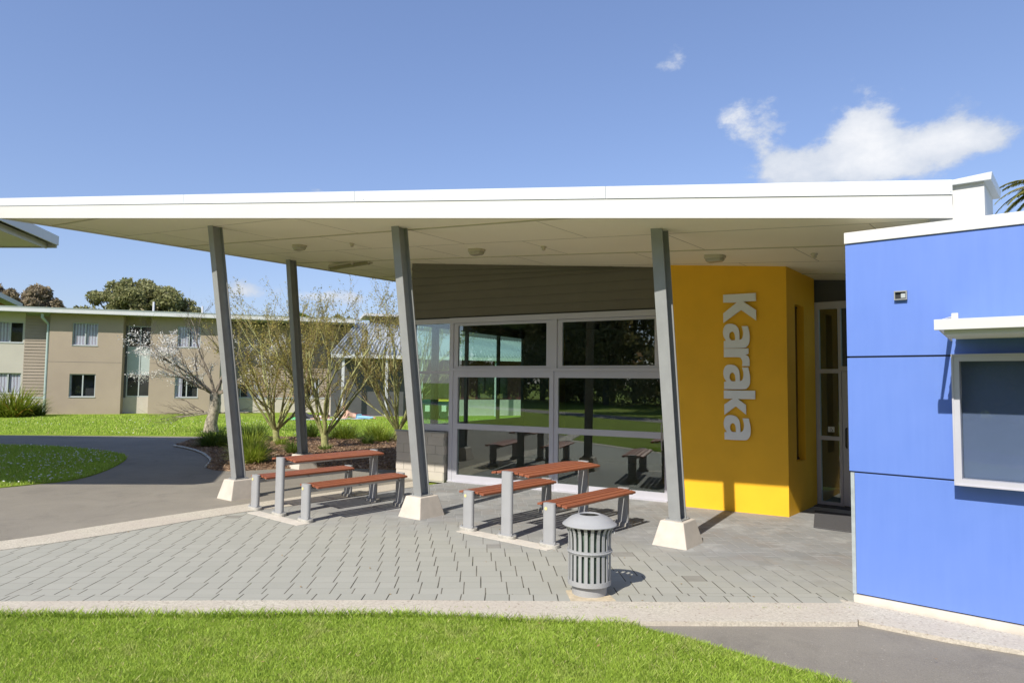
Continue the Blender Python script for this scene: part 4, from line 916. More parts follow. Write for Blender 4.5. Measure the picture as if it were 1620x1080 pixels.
# left weatherboard bay and cream panels
Fl = Frame(tuple(Fr_(-1.28, .35, 0))[:2], (.955, .297)); m_ = MB(); z = .95
while z < 5.4: m_.hexa([Fl(0, -.03, z), Fl(1.28, -.03, z), Fl(1.28, .1, z), Fl(0, .1, z)], [Fl(0, 0, z+.17), Fl(1.28, 0, z+.17), Fl(1.28, .1, z+.17), Fl(0, .1, z+.17)]); z += .172
RB(m_, 'weatherboard_cladding', 'tboards'); RB(MB().box(Fl, -.05, 1.28, -.05, .15, .86, .945), 'band', 'resframe'); RB(MB().box(Fl, 0, 1.28, -.02, .15, -.1, .86), 'plinth', 'plinthblk')
m_ = MB(); HL = [(-3.4, -.05, 3.55, 4.72), (-3.4, -.05, .85, 1.95)]
HL = [(-2.6, -.08, 3.90, 5.05), (-2.6, -.08, 1.12, 2.24)]
wallgrid(m_, Fl, -7, 0, -.1, 5.56, HL, .0, .15); RB(m_, 'wall', 'cream')
for h in HL: reswin((h[0]+1.26, h[1], h[2], h[3]), Fl, curt=[(0, .5)] if h[2] > 3 else [(0, .46), (.54, 1)]); reswin((h[0], h[0]+1.255, h[2], h[3]), Fl, curt=[(0, 1)])
# downpipe
dp = MB().path([Fr_(-.28, -.35, 5.5), Fr_(-.28, -.35, 5.3), Fr_(-.1, .1, 4.95), Fr_(-.1, .1, 3), Fr_(-.1, .1, -.05)], [.075]*5, 10); RB(dp, 'downpipe', 'pipe', smooth=True)
# right part: weatherboards, openings, pale plinth
Fm = Frame(tuple(Fr_(8.76, 1.3, 0))[:2], (.955, .297)); m_ = MB()
def msz(x, y):
    d = ray(x, y); n_ = Fm.v; t = (Fm.o-CP).dot(n_)/d.dot(n_); p = CP+d*t; return (p-Fm.o).dot(Fm.u), p.z
wa = msz(380, 598); wb = msz(411, 629); wc = msz(483, 598); wd_ = msz(504, 630); we = msz(548, 577); wf_ = msz(580, 632)
HM = [(wa[0], wb[0], wb[1], wa[1]), (wc[0], wd_[0], wd_[1], wc[1]), (we[0], wf_[0], wf_[1], we[1])]
send = msz(545, 600)[0]; sfar = msz(645, 600)[0]+9
wallgrid(m_, Fm, 0, sfar, -.1, 5.56, HM[:3], .04, .2); RB(m_, 'wall', 'dark_wall')
m_ = MB(); z = .95
while z < 5.4:
    cuts = [0.]
    for h in HM[:2]:
        if h[2]-.05 < z+.09 < h[3]+.05: cuts += [h[0]-.03, h[1]+.03]
    cuts.append(send)
    for i in range(0, len(cuts), 2): m_.hexa([Fm(cuts[i], -.03, z), Fm(cuts[i+1], -.03, z), Fm(cuts[i+1], .039, z), Fm(cuts[i], .039, z)], [Fm(cuts[i], 0, z+.17), Fm(cuts[i+1], 0, z+.17), Fm(cuts[i+1], .039, z+.17), Fm(cuts[i], .039, z+.17)])
    z += .172
RB(m_, 'weatherboard_cladding', 'tboards'); RB(MB().box(Fm, 0.9, sfar, -.06, .03, -.1, .84), 'plinth', 'plinthblk'); RB(MB().box(Fm, .9, sfar, -.09, .03, .845, .94), 'band', 'resframe')
RB(MB().box(Fm, -.05, .45, -1.2, -.8, -.1, 3.0), 'porch_column', 'plinthblk')
reswin(HM[0], Fm, curt=[(.35, 1)]); reswin(HM[1], Fm, curt=[(.4, .8)])
m_ = MB(); h = HM[2]; k = h[0]
while k < h[1]: m_.box(Fm, k, k+.09, -.02, .03, h[2], h[3]); k += .19
m_.box(Fm, h[0]-.08, h[1]+.05, -.03, .0, h[3], h[3]+.12); m_.box(Fm, h[0]-.25, h[0]-.05, -.1, .02, .8, h[3]+.3); RB(m_, 'slatted_screen', 'rooffas')
# main roof
m_ = MB(); s0_, s1_ = -9, 16.45
def rr_(s, d, z): return Fr_(s, d, z)
m_.hexa([rr_(s0_, -.7, 5.555), rr_(s1_, -.7, 5.555), rr_(s1_, -.66, 5.555), rr_(s0_, -.66, 5.555)], [rr_(s0_, -.7, 5.80), rr_(s1_, -.7, 5.80), rr_(s1_, -.66, 5.8), rr_(s0_, -.66, 5.8)])
rf = RB(m_, 'eaves_fascia', 'rooffas')
RB(MB().hexa([rr_(s0_, -.66, 5.565), rr_(s1_, -.66, 5.565), rr_(s1_, 9, 5.565), rr_(s0_, 9, 5.565)], [rr_(s0_, -.72, 5.83), rr_(s1_, -.72, 5.83), rr_(s1_, 9, 6.15), rr_(s0_, 9, 6.15)]), 'roof', 'ribroof')
for (px_, h_) in ((238, .5), (314, .35)):
    d = ray(px_, 492); t = (6.9)/1; q = Fr_((CP+d*40.5-Fr_.o).dot(Fr_.u), 2.2, 5.8); RB(MB().tube(q, q+Vector((0, 0, .35+h_)), .06, .06, 8), 'vent_pipe', 'rooffas')
# lower ribbed wing
e0, e1_ = G(524, 561.5, 3.4), G(900, 570, 3.4); r0_, r1_ = G(566, 513, 5.6), G(835, 531, 5.6)
e1_ = e0+(e1_-e0); nr = 70; m_ = MB(); 
WG = thing('ribbed_roof_wing', 'low wing with pale ribbed metal roof and dark red wall beyond the pavilion', 'building', (e0.x, e0.y, 0))
up_ = Vector((0, 0, .05))
m_.hexa([e0, e1_, r1_, r0_], [e0+up_, e1_+up_, r1_+up_, r0_+up_])
for k in range(nr+1):
    a_ = e0.lerp(e1_, k/nr)+up_; b_ = r0_.lerp(r1_, k/nr)+up_; sx = (e1_-e0).normalized()*.05
    m_.hexa([a_-sx, a_+sx, b_+sx, b_-sx], [a_-sx*.5+up_*2.2, a_+sx*.5+up_*2.2, b_+sx*.5+up_*2.2, b_-sx*.5+up_*2.2])
build(m_, 'roof', M['ribroof'], WG)
eu = (e1_-e0).normalized(); Fg = Frame((e0.x, e0.y), (eu.x, eu.y)); eL = (e1_-e0).length
build(MB().box(Fg, 0, eL, -.06, .0, 3.27, 3.46), 'gutter', M['rooffas'], WG)
build(MB().box(Fg, 4.5, eL, 1.4, 1.6, 0, 3.38), 'wall', M['maroon'], WG)
build(MB().box(Fg, 4.5, eL, 1.2, 1.395, -.05, .95), 'plinth', M['plinthblk'], WG)
for s in (5.5, 8.8, 12.4): build(MB().box(Fg, s, s+1.9, 1.33, 1.398, 1.05, 2.6), 'window', M['glassdark'], WG)
build(MB().box(Fg, .15, 4.45, 1.2, 1.4, 0, 3.3), 'porch_wall', M['dark_wall'], WG); 
for s in (.6, 3.0, 5.0, 9.5, 13.5): build(MB().box(Fg, s, s+.14, .1, .24, 0, 3.3), 'porch_post', M['rooffas'], WG)
build(MB().box(Fg, 0, eL, 1.0, 8, -.05, -.0), 'porch_floor', M['slab'], WG)
# clerestory box on the roof
a0 = G(574, 517, 5.75); Fc = Frame((a0.x, a0.y+2), (.955, .297)); CL = thing('clerestory_box', 'small cream clerestory box with pale flat roof above the ribbed wing', 'building', (a0.x, a0.y+2, 0))
build(MB().box(Fc, 0, 5, 0, 3, 0, 6.15), 'wall', M['cream'], CL); build(MB().box(Fc, -.4, 5.4, -.5, 3.4, 6.68, 6.86), 'roof', M['rooffas'], CL); build(MB().box(Fc, .3, 4.7, .2, 2.8, 6.151, 6.679), 'louvre_band', M['tboards'], CL)
# far roof with terracotta eaves, left
p36, p0_ = G(36, 480, 7.9), G(0, 462, 7.9); FRt = thing('flat_roof_house', 'house behind the residence showing only a pale roof edge and orange eaves at far left', 'building', (p36.x-4, p36.y, 0))
dv = (p0_-p36).normalized(); pN = p36+dv*22; pW = p36+Vector((-16, 2, 0)); pS = pN+Vector((-16, 0, 0)); dn = Vector((0, 0, -.35))
build(MB().hexa([p36+dn, pN+dn, pS+dn, pW+dn], [p36, pN, pS, pW]), 'roof', M['rooffas'], FRt)
build(MB().hexa([p36+dv*1.5+Vector((-.9, 0, -.37)), pN+Vector((-.7, 0, -.37)), pS+Vector((0, 0, -.37)), pW+Vector((0, -.6, -.37))], [p36+dv*1.5+Vector((-.9, 0, -.351)), pN+Vector((-.7, 0, -.351)), pS+Vector((0, 0, -.351)), pW+Vector((0, -.6, -.351))]), 'eaves_lining', M['orange_sof'], FRt)
Fh = Frame((p36.x-2.6, p36.y-1.5), (dv.x, dv.y)); build(MB().box(Fh, 0, 16, 0, .3, 0, 7.5) if Fh.v.x < 0 else MB().box(Fh, 0, 16, -.3, 0, 0, 7.5), 'wall', M['dark_wall'], FRt)

# ------------------------------------------------------------------ neighbouring canopy at the left
NC = thing('neighbour_canopy', 'corner of another pale canopy roof entering from the left above the residence', 'canopy', (-16, 13, 0))
A_ = Vector((-12.3, 18.3, 5.5)); Cc = Vector((-9.0, 8.7, 4.95)); D_ = Vector((-30, 7.6, 4.9)); E2 = Vector((-30, 19.0, 5.5)); hh = Vector((0, 0, .06))
def NCb(mb, n_, m): return build(mb, n_, M[m], NC)
inA = Vector((-.45, -.25, 0))
NCb(MB().hexa([A_+Vector((-.3, -.25, 0)), E2+Vector((0, -.25, 0)), D_+Vector((0, .2, 0)), Cc+Vector((-.35, .2, 0))], [A_+Vector((-.3, -.25, .06)), E2+Vector((0, -.25, .06)), D_+Vector((0, .2, .06)), Cc+Vector((-.35, .2, .06))]), 'soffit', 'soffit')
def rim(p, q, inw, z0, z1, nm, m):
    NCb(MB().hexa([p+Vector((0, 0, z0)), q+Vector((0, 0, z0)), q+inw+Vector((0, 0, z0)), p+inw+Vector((0, 0, z0))], [p+Vector((0, 0, z1)), q+Vector((0, 0, z1)), q+inw+Vector((0, 0, z1)), p+inw+Vector((0, 0, z1))]), nm, m)
i1 = Vector((-.28, -.05, 0)); 
rim(A_+i1, Cc+i1, Vector((-.03, 0, 0)), -.03, .13, 'inner_fascia', 'white'); rim(A_, Cc, Vector((-.04, 0, 0)), .07, .32, 'fascia', 'white'); rim(A_+Vector((-.04, 0, 0)), E2, Vector((0, -.04, 0)), .0, .32, 'fascia', 'white'); rim(Cc+Vector((-.04, 0, 0)), D_, Vector((0, .04, 0)), -.03, .32, 'fascia', 'white')
NCb(MB().hexa([A_+Vector((-.041, -.041, .28)), E2+Vector((0, -.041, .28)), D_+Vector((0, .041, .28)), Cc+Vector((-.041, .041, .28))], [A_+Vector((-.041, -.041, .31)), E2+Vector((0, -.041, .31)), D_+Vector((0, .041, .31)), Cc+Vector((-.041, .041, .31))]), 'roof', 'ribroof')
NCb(MB().tube((-15, 12, -.02), (-15, 12, 5.3), .08, .08, 10), 'post', 'steel'); NCb(MB().tube((-20, 12, -.02), (-20, 12, 5.3), .08, .08, 10), 'post', 'steel')

# ------------------------------------------------------------------ trees and plants
def branch(mb, p, d, ln, r, lev, tips, rnd, spread, up=.25, seg=4, k=6, twigs=None):
    pts = [p]; rs = [r]; q = p.copy(); dd = d.copy()
    for i in range(seg):
        dd = (dd+Vector((rnd.gauss(0, .10), rnd.gauss(0, .10), rnd.gauss(0, .05)+up*.25))).normalized(); q = q+dd*(ln/seg); pts.append(q.copy()); rs.append(r*(1-.55*(i+1)/seg))
    (mb if lev > 1 or twigs is None else twigs).path(pts, rs, k if lev > 1 else 3)
    tips.append((pts, lev))
    if lev == 0: return
    nchild = rnd.choice((3, 4, 5)) if lev > 1 else rnd.choice((5, 6, 7))
    for c in range(nchild):
        i = rnd.randint(1, seg); b = pts[i]; t0 = (pts[i]-pts[i-1]).normalized(); ax = Vector((rnd.gauss(0, 1), rnd.gauss(0, 1), rnd.gauss(0, .4))); ax = (ax-t0*ax.dot(t0)).normalized()
        nd = (t0+ax*spread*rnd.uniform(.5, 1.1)).normalized(); branch(mb, b, nd, ln*rnd.uniform(.45, .7), rs[i]*.62, lev-1, tips, rnd, spread, up, max(3, seg-1), max(4, k-1), twigs)
def leaves_at(tips, lv, per, size, jit, rs, cond=None):
    pts = []
    for ps, l in tips:
        if l not in lv: continue
        for i in range(1, len(ps)):
            for _ in range(per):
                p = ps[i-1].lerp(ps[i], rs.random())
                if cond is None or cond(p): pts.append(tuple(p))
    if not pts: return np.zeros((0, 3))
    P = np.array(pts)+rs.normal(size=(len(pts), 3))*jit; n = len(P)
    a = rs.normal(size=(n, 3)); a /= np.linalg.norm(a, axis=1)[:, None]; b = rs.normal(size=(n, 3)); b -= a*(a*b).sum(1)[:, None]; b /= np.linalg.norm(b, axis=1)[:, None]
    s = size*(.6+.8*rs.random(n))[:, None]; return np.stack([P-a*s, P-b*s*.55, P+a*s, P+b*s*.55], 1).reshape(-1, 3)
def maple(pxy, seed, nst, ht, label, wid):
    g = G(*pxy); rnd = random.Random(seed); rs = np.random.default_rng(seed); t = thing('young_tree', label, 'tree', (g.x, g.y, 0), 0, 'young multi-stemmed trees in the mulch bed')
    tr, tw = MB(), MB(); tips = []; g.z = -.03
    top = g+Vector((rnd.uniform(-.05, .05), 0, .48)); tr.path([g, g+Vector((.01, 0, .06)), g.lerp(top, .5), top], [.15, .115, .10, .11], 10)
    for i in range(nst):
        a = 2*PI*i/nst+rnd.uniform(-.3, .3); out_ = wid*rnd.uniform(.55, 1.25); d = Vector((math.cos(a)*out_, math.sin(a)*out_*.8, 1)).normalized()
        branch(tr, top+Vector((math.cos(a)*.05, math.sin(a)*.05, -.06)), d, ht*rnd.uniform(.62, .88)*.93, .046, 3, tips, rnd, .62, .22, 7, 7, tw)
    build(tr, 'trunk', M['bark_green'], t, smooth=True); build(tw, 'twigs', M['twig'], t)
    V = leaves_at(tips, (0, 1), 3, .022, .025, rs, lambda p: p.z > 1.6); build_np(V, np.arange(len(V)).reshape(-1, 4), 'crown', M['bud'], t)
maple((437, 699), 3, 9, 3.9, 'leftmost young multi-stemmed tree budding bronze, rising between the two left posts', .82)
maple((514, 709), 8, 8, 3.9, 'young multi-stemmed tree with yellow-green bark right behind the left picnic table', .62)
maple((627, 698), 15, 9, 4.1, 'young multi-stemmed tree beside the block wall corner', .70)
# white blossom tree
g = G(334, 684); rnd = random.Random(5); t = thing('blossom_tree', 'gnarled old cherry tree with white blossom on its left branches', 'tree', (g.x, g.y, 0)); g.z = 0
tr, tw, tips = MB(), MB(), []
pts = [g+Vector(v) for v in ((0, 0, -.05), (-.02, 0, .35), (.06, .02, .75), (.12, 0, 1.1), (.08, 0, 1.5))]; tr.path(pts, [.30, .22, .19, .21, .17], 12)
fk = pts[-1]
lm = MB()
for d, l, r_ in (((-1, .1, .62), 2.5, .055), ((-.75, -.3, .9), 2.3, .05), ((-1, .3, .35), 2.2, .045), ((-.25, .2, 1), 2.2, .06), ((.45, -.1, .9), 2.2, .06), ((.9, .2, .5), 2.2, .055), ((1, -.3, .3), 1.8, .045), ((.1, .5, .8), 2.0, .05), ((-.5, -.6, .5), 1.6, .04)):
    branch(lm, fk+Vector((0, 0, -.1)), Vector(d).normalized(), l, r_, 3, tips, rnd, .62, .1, 6, 6, tw)
for d in ((-1, 0, -.02), (-1, .2, .12), (1, .1, .0), (-.8, -.3, -.1)): branch(tr, pts[2], Vector(d).normalized(), 1.3, .035, 2, tips, rnd, .55, .0, 4, 5, tw)
build(tr, 'trunk', M['bark_grey'], t, smooth=True); build(lm, 'limbs', M['limb'], t, smooth=True); build(tw, 'twigs', M['bark_dark'], t)
rs = np.random.default_rng(5); V = leaves_at(tips, (0, 1), 5, .030, .05, rs, lambda p: p.z > 1.8 and p.z < 3.7 and mnoise.noise((p.x*1.6, p.y*1.6, p.z*1.6)) > (-.1 if p.x < g.x-.2 else .12)); build_np(V, np.arange(len(V)).reshape(-1, 4), 'blossom', M['petal'], t)
# big background trees
def bigtree(px_, ybase, D, wpx, ytop, seed, label, mat, nclump=26, name='gum_tree', size=.30, per=520, group=None, bark='gumbark'):
    rnd = random.Random(seed); x = (px_-810)/1080*D; hor = 605+.0105*(px_-810); ztop = CAMZ+(hor-ytop)/1080*D; W_ = wpx/1080*D/2; t = thing(name, label, 'tree', (x, D, 0), 0, group)
    tr, tips = MB(), []; hgt = ztop
    tr.path([(x, D, -.1), (x+.2, D, hgt*.2), (x, D, hgt*.45)], [W_*.075, W_*.06, W_*.045], 9); cl = []
    for i in range(nclump):
        a = 2*PI*rnd.random(); rr0 = rnd.random()**.5; u_ = rr0*W_*.88; hz = hgt*.45+(hgt*.47)*rnd.random()*(1-.55*rr0**2)**1.
        if i < nclump*.5: hz = hgt*.45+(hgt*.49)*(1-.62*rr0**2.4)*rnd.choice((1., 1., .95, .88, .80, .68))
        c = Vector((x+math.cos(a)*u_, D+math.sin(a)*u_*.7, hz)); cl.append(c)
        mid = Vector((x, D, hgt*.42)).lerp(c, .5)+Vector((0, 0, -.2)); tr.path([(x, D, hgt*.40), mid, c], [W_*.028, W_*.018, W_*.006], 5)
    Vs = [leafcloud(c, (W_*rnd.uniform(.09, .19), W_*rnd.uniform(.10, .2), hgt*rnd.uniform(.035, .075)), per, size, seed=seed*100+i) for i, c in enumerate(cl)]
    V = np.concatenate(Vs); build(tr, 'trunk', M[bark], t, smooth=True); build_np(V, np.arange(len(V)).reshape(-1, 4), 'crown', M[mat], t)
bigtree(28, 0, 66, 150, 434, 21, 'brownish gum tree behind the residence at the far left', 'leaf_gum_b', 75, per=360, size=.2)
bigtree(88, 0, 70, 45, 462, 26, 'small dark gum crown between the two larger gum trees', 'leaf_gum_g', 10, per=500, size=.25)
bigtree(216, 0, 70, 215, 436, 23, 'broad olive-green gum tree rising behind the residence roof', 'leaf_gum_g', 115, per=380, size=.2)
bigtree(474, 0, 62, 60, 487, 24, 'bright green tree top above the residence roof behind the rear post', 'leaf_bright', 12, name='leafy_tree', per=400)
bigtree(540, 0, 66, 50, 489, 25, 'dark tree top above the residence roof left of the clerestory', 'leaf_gum_g', 10, name='leafy_tree', per=400)
# wood behind the viewer, mirrored in the glass
tr = MB(); Vs = []; rnd = random.Random(77)
for i in range(38):
    a = rnd.uniform(-62, 8); y = rnd.uniform(-34, -21) if i % 2 else rnd.uniform(-27, -20); h = rnd.uniform(11, 16)
    tr.path([(a, y, -.1), (a+rnd.uniform(-.4, .4), y, h*.45), (a+rnd.uniform(-.8, .8), y, h*.8)], [.32, .22, .1], 7)
    for k in range(16):
        c = (a+rnd.gauss(0, 2.1), y+rnd.gauss(0, 1.6), h*rnd.uniform(.12, 1)); Vs.append(leafcloud(c, (2.0, 1.6, 1.5), 190, .30, seed=900+i*20+k))
for i in range(40):
    c = (rnd.uniform(-60, 10), rnd.uniform(-30, -20), 1.6); Vs.append(leafcloud(c, (2.6, 1.4, 1.9), 420, .18, seed=3000+i))
V = np.concatenate(Vs); nq = len(V)//4
me = bpy.data.meshes.new('tree_belt'); tv = np.array([tuple(v) for v in tr.v]); 
mo = build_np(V, np.arange(len(V)).reshape(-1, 4), 'tree_belt', M['leaf_belt']); tag(mo, 'dark wood across the lawn, seen only mirrored in the glass doors', 'wood', kind='stuff')
tb = build(tr, 'tree_belt_trunks', M['bark_dark']); tag(tb, 'trunks of the dark wood mirrored in the glass doors', 'wood', kind='stuff')
# palm at the right edge
def palm():
    D = 21.; x = (1672-810)/1080*D; z = CAMZ+(614-292)/1080*D; t = thing('palm_tree', 'feathery palm crown peeping over the blue building at the right edge', 'palm', (x, D, 0)); c = Vector((x, D, z))
    m = MB(); m.path([(x, D, -.1), (x, D, z*.5), (x, D, z-.3)], [.35, .28, .3], 12); build(m, 'trunk', M['bark_dark'], t, smooth=True); f = []; rnd = random.Random(4); st = MB()
    for i in range(34):
        a = 2*PI*i/34*2.4+rnd.random(); ln = rnd.uniform(1.35, 1.75); el = rnd.uniform(-.1, .9); p = c.copy(); d = Vector((math.cos(a)*math.cos(el), math.sin(a)*math.cos(el), math.sin(el))); ps = [p.copy()]
        for k in range(9): d = (d+Vector((0, 0, -.16))).normalized(); p = p+d*ln/9; ps.append(p.copy())
        st.path(ps, [.03*(1-.09*k) for k in range(10)], 4)
        for k in range(1, 10):
            for j in range(6):
                b = ps[k-1].lerp(ps[k], j/6); dd = (ps[k]-ps[k-1]).normalized(); sd = dd.cross(Vector((0, 0, 1))).normalized(); w_ = Vector((0, 0, .012)); wl_ = .022
                for sgn in (-1, 1):
                    tip = b+(dd*.55+sd*sgn*.8+Vector((0, 0, -.25+rnd.uniform(-.15, .15)))).normalized()*(.30*(1-.06*k)); f += [b-dd*wl_, b+dd*wl_, tip+dd*.008, tip-dd*.008]
    V = np.array([tuple(v) for v in f]); cr = build_np(V, np.arange(len(V)).reshape(-1, 4), 'fronds', M['frond'], t); build(st, 'frond_stems', M['frond'], t)
palm()
# strappy clumps
def clump(name, pxy, w_, h, n, mat, label, seed, group=None, bw_=.012, cat='plant', droop=.9):
    g = G(*pxy); r = np.random.default_rng(seed); V = []; sg_ = 5; t0 = None
    a = r.uniform(0, 2*PI, n); b0 = r.random(n)**.5*w_*.28; ln = h*(.75+.6*r.random(n)); tilt = r.random(n)*1.0*(w_/h)**.5*.8
    P = np.c_[g.x+np.cos(a)*b0, g.y+np.sin(a)*b0, np.zeros(n)]; el = PI/2-tilt; az_ = a+r.normal(size=n)*.5; sd = np.c_[-np.sin(az_), np.cos(az_), np.zeros(n)]*bw_
    quads = []
    for k in range(sg_):
        d = np.c_[np.cos(el)*np.cos(az_), np.cos(el)*np.sin(az_), np.sin(el)]; Q = P+d*(ln/sg_)[:, None]; w0, w1 = 1-.16*k, 1-.16*(k+1)-(.15 if k == sg_-1 else 0)
        quads.append((P-sd*w0, P+sd*w0, Q+sd*w1, Q-sd*w1)); P = Q; el = el-droop*.42*r.random(n)
    V = []; F = []; n_v = 0; VV = np.concatenate([np.stack(q, 1) for q in quads], 0).reshape(-1, 3)
    # weld the strips of each blade: corner ids shared between successive quads
    me = bpy.data.meshes.new(name); Vt = [quads[0][0], quads[0][1]]
    for q in quads: Vt += [q[3], q[2]]
    A_v = np.stack(Vt, 1).reshape(-1, 3); nv = 2+2*sg_; base = np.arange(n)[:, None]*nv
    Fq_ = np.concatenate([base+np.array([[2*k, 2*k+1, 2*k+3, 2*k+2]]) for k in range(sg_)], 0)
    t = build_np(A_v-np.array([g.x, g.y, 0]), Fq_, name, M[mat]); t.location = (g.x, g.y, 0); return tag(t, label, cat, group)
clump('flax_plant', (22, 659), 2.3, 1.45, 420, 'flax', 'large strappy yellow-green flax clump at the foot of the residence, far left', 31, bw_=.035)
clump('flax_plant', (58, 657), 1.3, .8, 200, 'blade_dark', 'lower dull green strappy tuft next to the downpipe', 32, bw_=.022)
gc = 'grass clumps in the mulch bed'
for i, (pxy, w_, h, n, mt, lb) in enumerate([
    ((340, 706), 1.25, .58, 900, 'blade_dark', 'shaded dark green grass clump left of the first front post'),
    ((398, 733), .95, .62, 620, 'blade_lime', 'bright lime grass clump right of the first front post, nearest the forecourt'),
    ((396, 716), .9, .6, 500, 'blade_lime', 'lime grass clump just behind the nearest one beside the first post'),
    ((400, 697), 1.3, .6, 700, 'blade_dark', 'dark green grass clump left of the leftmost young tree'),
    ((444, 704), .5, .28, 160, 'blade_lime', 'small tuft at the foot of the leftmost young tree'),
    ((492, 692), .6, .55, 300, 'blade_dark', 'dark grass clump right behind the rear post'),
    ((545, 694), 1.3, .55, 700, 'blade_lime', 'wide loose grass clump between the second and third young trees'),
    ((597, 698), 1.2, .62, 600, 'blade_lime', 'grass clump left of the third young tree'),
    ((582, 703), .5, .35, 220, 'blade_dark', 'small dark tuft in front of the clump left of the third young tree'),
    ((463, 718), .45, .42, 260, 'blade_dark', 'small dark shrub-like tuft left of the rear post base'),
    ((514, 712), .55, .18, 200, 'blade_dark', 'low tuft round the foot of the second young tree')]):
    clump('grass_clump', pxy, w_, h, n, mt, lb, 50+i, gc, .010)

# ------------------------------------------------------------------ people on the lawn, their towels, wheelie bins
def skin_body(name, pts, edges, rad, m, parent):
    me = bpy.data.meshes.new(name); me.from_pydata(pts, edges, []); o = bpy.data.objects.new(name, me); C.objects.link(o)
    o.modifiers.new('s', 'SKIN'); sv = me.skin_vertices[0].data
    for i, r in enumerate(rad): sv[i].radius = (r, r); sv[i].use_root = (i == 0)
    ss_ = o.modifiers.new('u', 'SUBSURF'); ss_.levels = 2; ss_.render_levels = 2; bpy.context.view_layer.update()
    m2 = bpy.data.meshes.new_from_object(o.evaluated_get(bpy.context.evaluated_depsgraph_get())); bpy.data.objects.remove(o)
    m2.name = name; return finish(m2, name, M[m], parent, True, True)
def head(t, c, hair, capm=None):
    h = MB(); c = Vector(c)
    h.lathe([(.0, -.115), (.05, -.10), (.075, -.05), (.082, 0), (.078, .05), (.05, .095), (0, .112)], 14, c, closed=False); h.tube(c+Vector((0, -.07, .0)), c+Vector((0, -.105, -.03)), .012, .017, 6)
    return h
def person(loc, rz, label, pose, trous, top, hairm):
    t = thing('person', label, 'person', loc, rz, None)
    if pose == 'prone':     # lies along +x (feet at +x), propped on elbows, head up at -x
        P = [(.0, 0, .13), (-.30, 0, .20), (-.48, 0, .33), (-.56, 0, .44), (-.62, 0, .52),            # pelvis, waist.., chest, neck, head base
             (-.47, .17, .30), (-.56, .21, .06), (-.78, .13, .05), (-.87, .12, .05), (-.47, -.17, .30), (-.56, -.21, .06), (-.78, -.13, .05), (-.87, -.12, .05),
             (.06, .09, .11), (.46, .12, .09), (.86, .13, .07), (.97, .14, .04), (.06, -.09, .11), (.46, -.13, .09), (.86, -.15, .07), (.97, -.16, .04)]
        E_ = [(0, 1), (1, 2), (2, 3), (3, 4), (2, 5), (5, 6), (6, 7), (7, 8), (2, 9), (9, 10), (10, 11), (11, 12), (0, 13), (13, 14), (14, 15), (15, 16), (0, 17), (17, 18), (18, 19), (19, 20)]
        R_ = [.135, .115, .13, .05, .05, .055, .04, .03, .024, .055, .04, .03, .024, .085, .06, .04, .03, .085, .06, .04, .03]
        hc = (-.66, 0, .62); legs = (0, 13, 14, 15, 17, 18, 19)
    else:                   # lying on the back
        P = [(0, 0, .11), (-.28, 0, .11), (-.5, 0, .12), (-.62, 0, .12), (-.68, 0, .13), (-.48, .19, .10), (-.25, .3, .07), (.0, .34, .06), (.08, .35, .06), (-.48, -.19, .10), (-.25, -.3, .07), (0, -.34, .06), (.08, -.35, .06),
             (.06, .09, .11), (.42, .12, .36), (.72, .14, .07), (.82, .14, .09), (.06, -.09, .11), (.46, -.13, .12), (.86, -.15, .07), (.94, -.16, .10)]
        E_ = [(0, 1), (1, 2), (2, 3), (3, 4), (2, 5), (5, 6), (6, 7), (7, 8), (2, 9), (9, 10), (10, 11), (11, 12), (0, 13), (13, 14), (14, 15), (15, 16), (0, 17), (17, 18), (18, 19), (19, 20)]
        R_ = [.135, .12, .13, .05, .05, .055, .04, .03, .024, .055, .04, .03, .024, .085, .06, .04, .03, .085, .06, .04, .03]
        hc = (-.80, 0, .13)
    skin_body('body', P, E_, R_, 'skin', t)
    Pt = [P[i] for i in (0, 13, 14, 15, 17, 18, 19)]; skin_body('trousers', Pt, [(0, 1), (1, 2), (2, 3), (0, 4), (4, 5), (5, 6)], [.15, .10, .075, .055, .10, .075, .055], trous, t)
    Ps = [P[i] for i in (1, 2, 5, 9)]; Ps = [tuple(Vector(P[0]).lerp(Vector(P[1]), .6))]+Ps; skin_body('shirt', Ps, [(0, 1), (1, 2), (2, 3), (2, 4)], [.135, .13, .145, .068, .068], top, t)
    hd = build(head(t, hc, None), 'head', M['skin'], t, local=True, smooth=True)
    hh_ = MB().lathe([(.088, -.02), (.094, .03), (.075, .085), (.0, .125)], 14, Vector(hc)+Vector((.015, 0, .01)), closed=False); build(hh_, 'hair', M[hairm], t, local=True, smooth=True)
    return t
g1 = G(562, 663); g2 = G(546, 662.5); g3 = G(494, 664)
person((g1.x+.1, g1.y, .02), .06, 'person in light blue trousers lying face down on the lawn, propped on elbows', 'prone', 'jeans', 'skin', 'hair')
person((g2.x+.35, g2.y+.75, .02), .5, 'person in dark cap lying behind the one in blue trousers', 'prone', 'redshirt', 'skin', 'cap')
person((g3.x, g3.y, .02), PI+.2, 'person in white shirt lying on their back behind the second young tree', 'back', 'cap', 'shirt', 'hair')
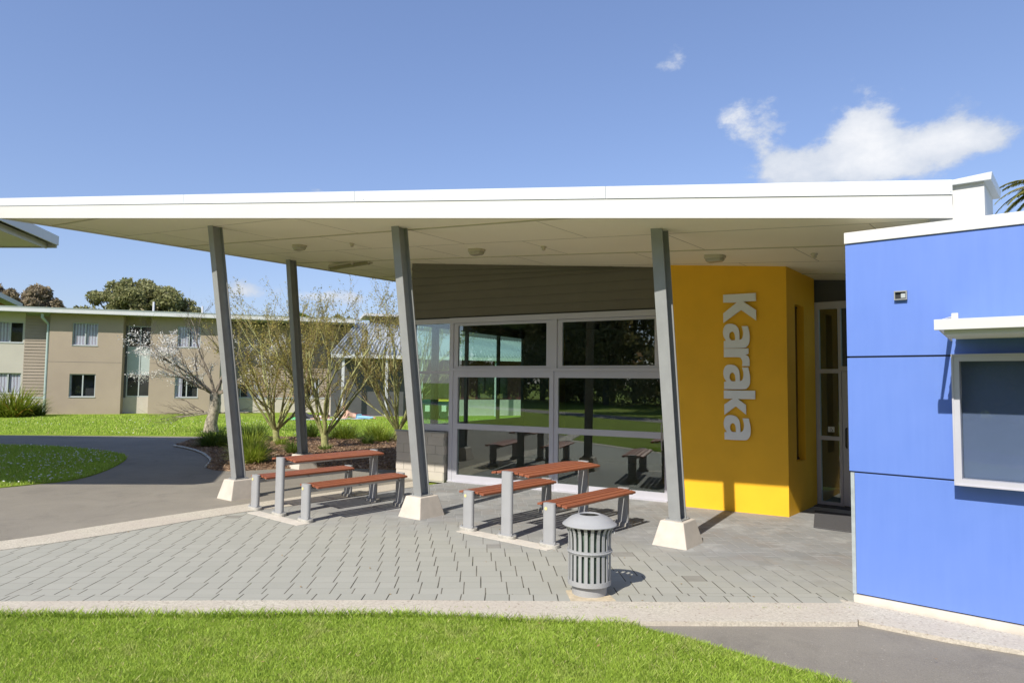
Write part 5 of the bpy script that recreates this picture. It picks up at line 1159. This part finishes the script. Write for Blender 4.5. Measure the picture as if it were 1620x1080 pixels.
def towel(loc, rz, w_, l_, m, lb):
    mb = MB(); nx, ny = 8, 5; vs = [((i/nx-.5)*l_, (j/ny-.5)*w_, .022+.012*math.sin(i*2.1+j*1.7)) for j in range(ny+1) for i in range(nx+1)]
    mb.add(vs, [(j*(nx+1)+i, j*(nx+1)+i+1, (j+1)*(nx+1)+i+1, (j+1)*(nx+1)+i) for j in range(ny) for i in range(nx)])
    o = build(mb, 'towel', M[m], local=True); o.location = loc; o.rotation_euler[2] = rz; tag(o, lb, 'towel')
towel((g1.x-.2, g1.y-.1, .02), .1, .9, 2.0, 'towel', 'pale towel under the person in blue trousers'); towel((g3.x+.3, g3.y-.15, .02), .1, .9, 2.4, 'shirt', 'white towel under the person lying behind the second young tree')
gg = G(464, 664); o = MB().lathe([(.0, .0), (.28, .02), (.25, .14), (.12, .2), (.0, .21)], 12, closed=False); o = build(o, 'cloth_bag', M['green_bag'], local=True, smooth=True); o.location = (gg.x, gg.y, 0); o.scale = (1.2, .7, .7); tag(o, 'green cloth bag on the lawn left of the rear post', 'bag')
def wheelie(t, lidm):
    build(MB().hexa([(-.2, -.24, .08), (.2, -.24, .08), (.2, .24, .08), (-.2, .24, .08)], [(-.28, -.34, .98), (.28, -.34, .98), (.28, .34, .98), (-.28, .34, .98)]), 'bin_body', M['wheel_green'], t, local=True, bevel=.02)
    build(MB().hexa([(-.30, -.37, .985), (.30, -.37, .985), (.30, .38, .985), (-.30, .38, .985)], [(-.27, -.33, 1.03), (.27, -.33, 1.03), (.27, .36, 1.08), (-.27, .36, 1.08)]), 'lid', M[lidm], t, local=True, bevel=.02)
    build(MB().box(WORLD, -.12, .12, -.322, -.31, .45, .78), 'label', M['label'], t, local=True)
    for x in (-.24, .24): build(MB().tube((x-.03, .26, .1), (x+.03, .26, .1), .1, .1, 14), 'wheel', M['black'], t, local=True)
for pxy, lm, lb in (((676, 664), 'wheel_green', 'green wheelie bin seen through the corner window, left of the inner column'), ((702, 664), 'lid_yellow', 'wheelie bin with yellow lid seen through the corner window'), ((688, 663), 'lid_red', 'wheelie bin with red lid standing between two others beyond the corner window')):
    g = G(*pxy); t = thing('wheelie_bin', lb, 'wheelie bin', (g.x, g.y, 0), .1, 'wheelie bins by the ribbed roof wing'); wheelie(t, lm)
print('objects', len(bpy.data.objects))
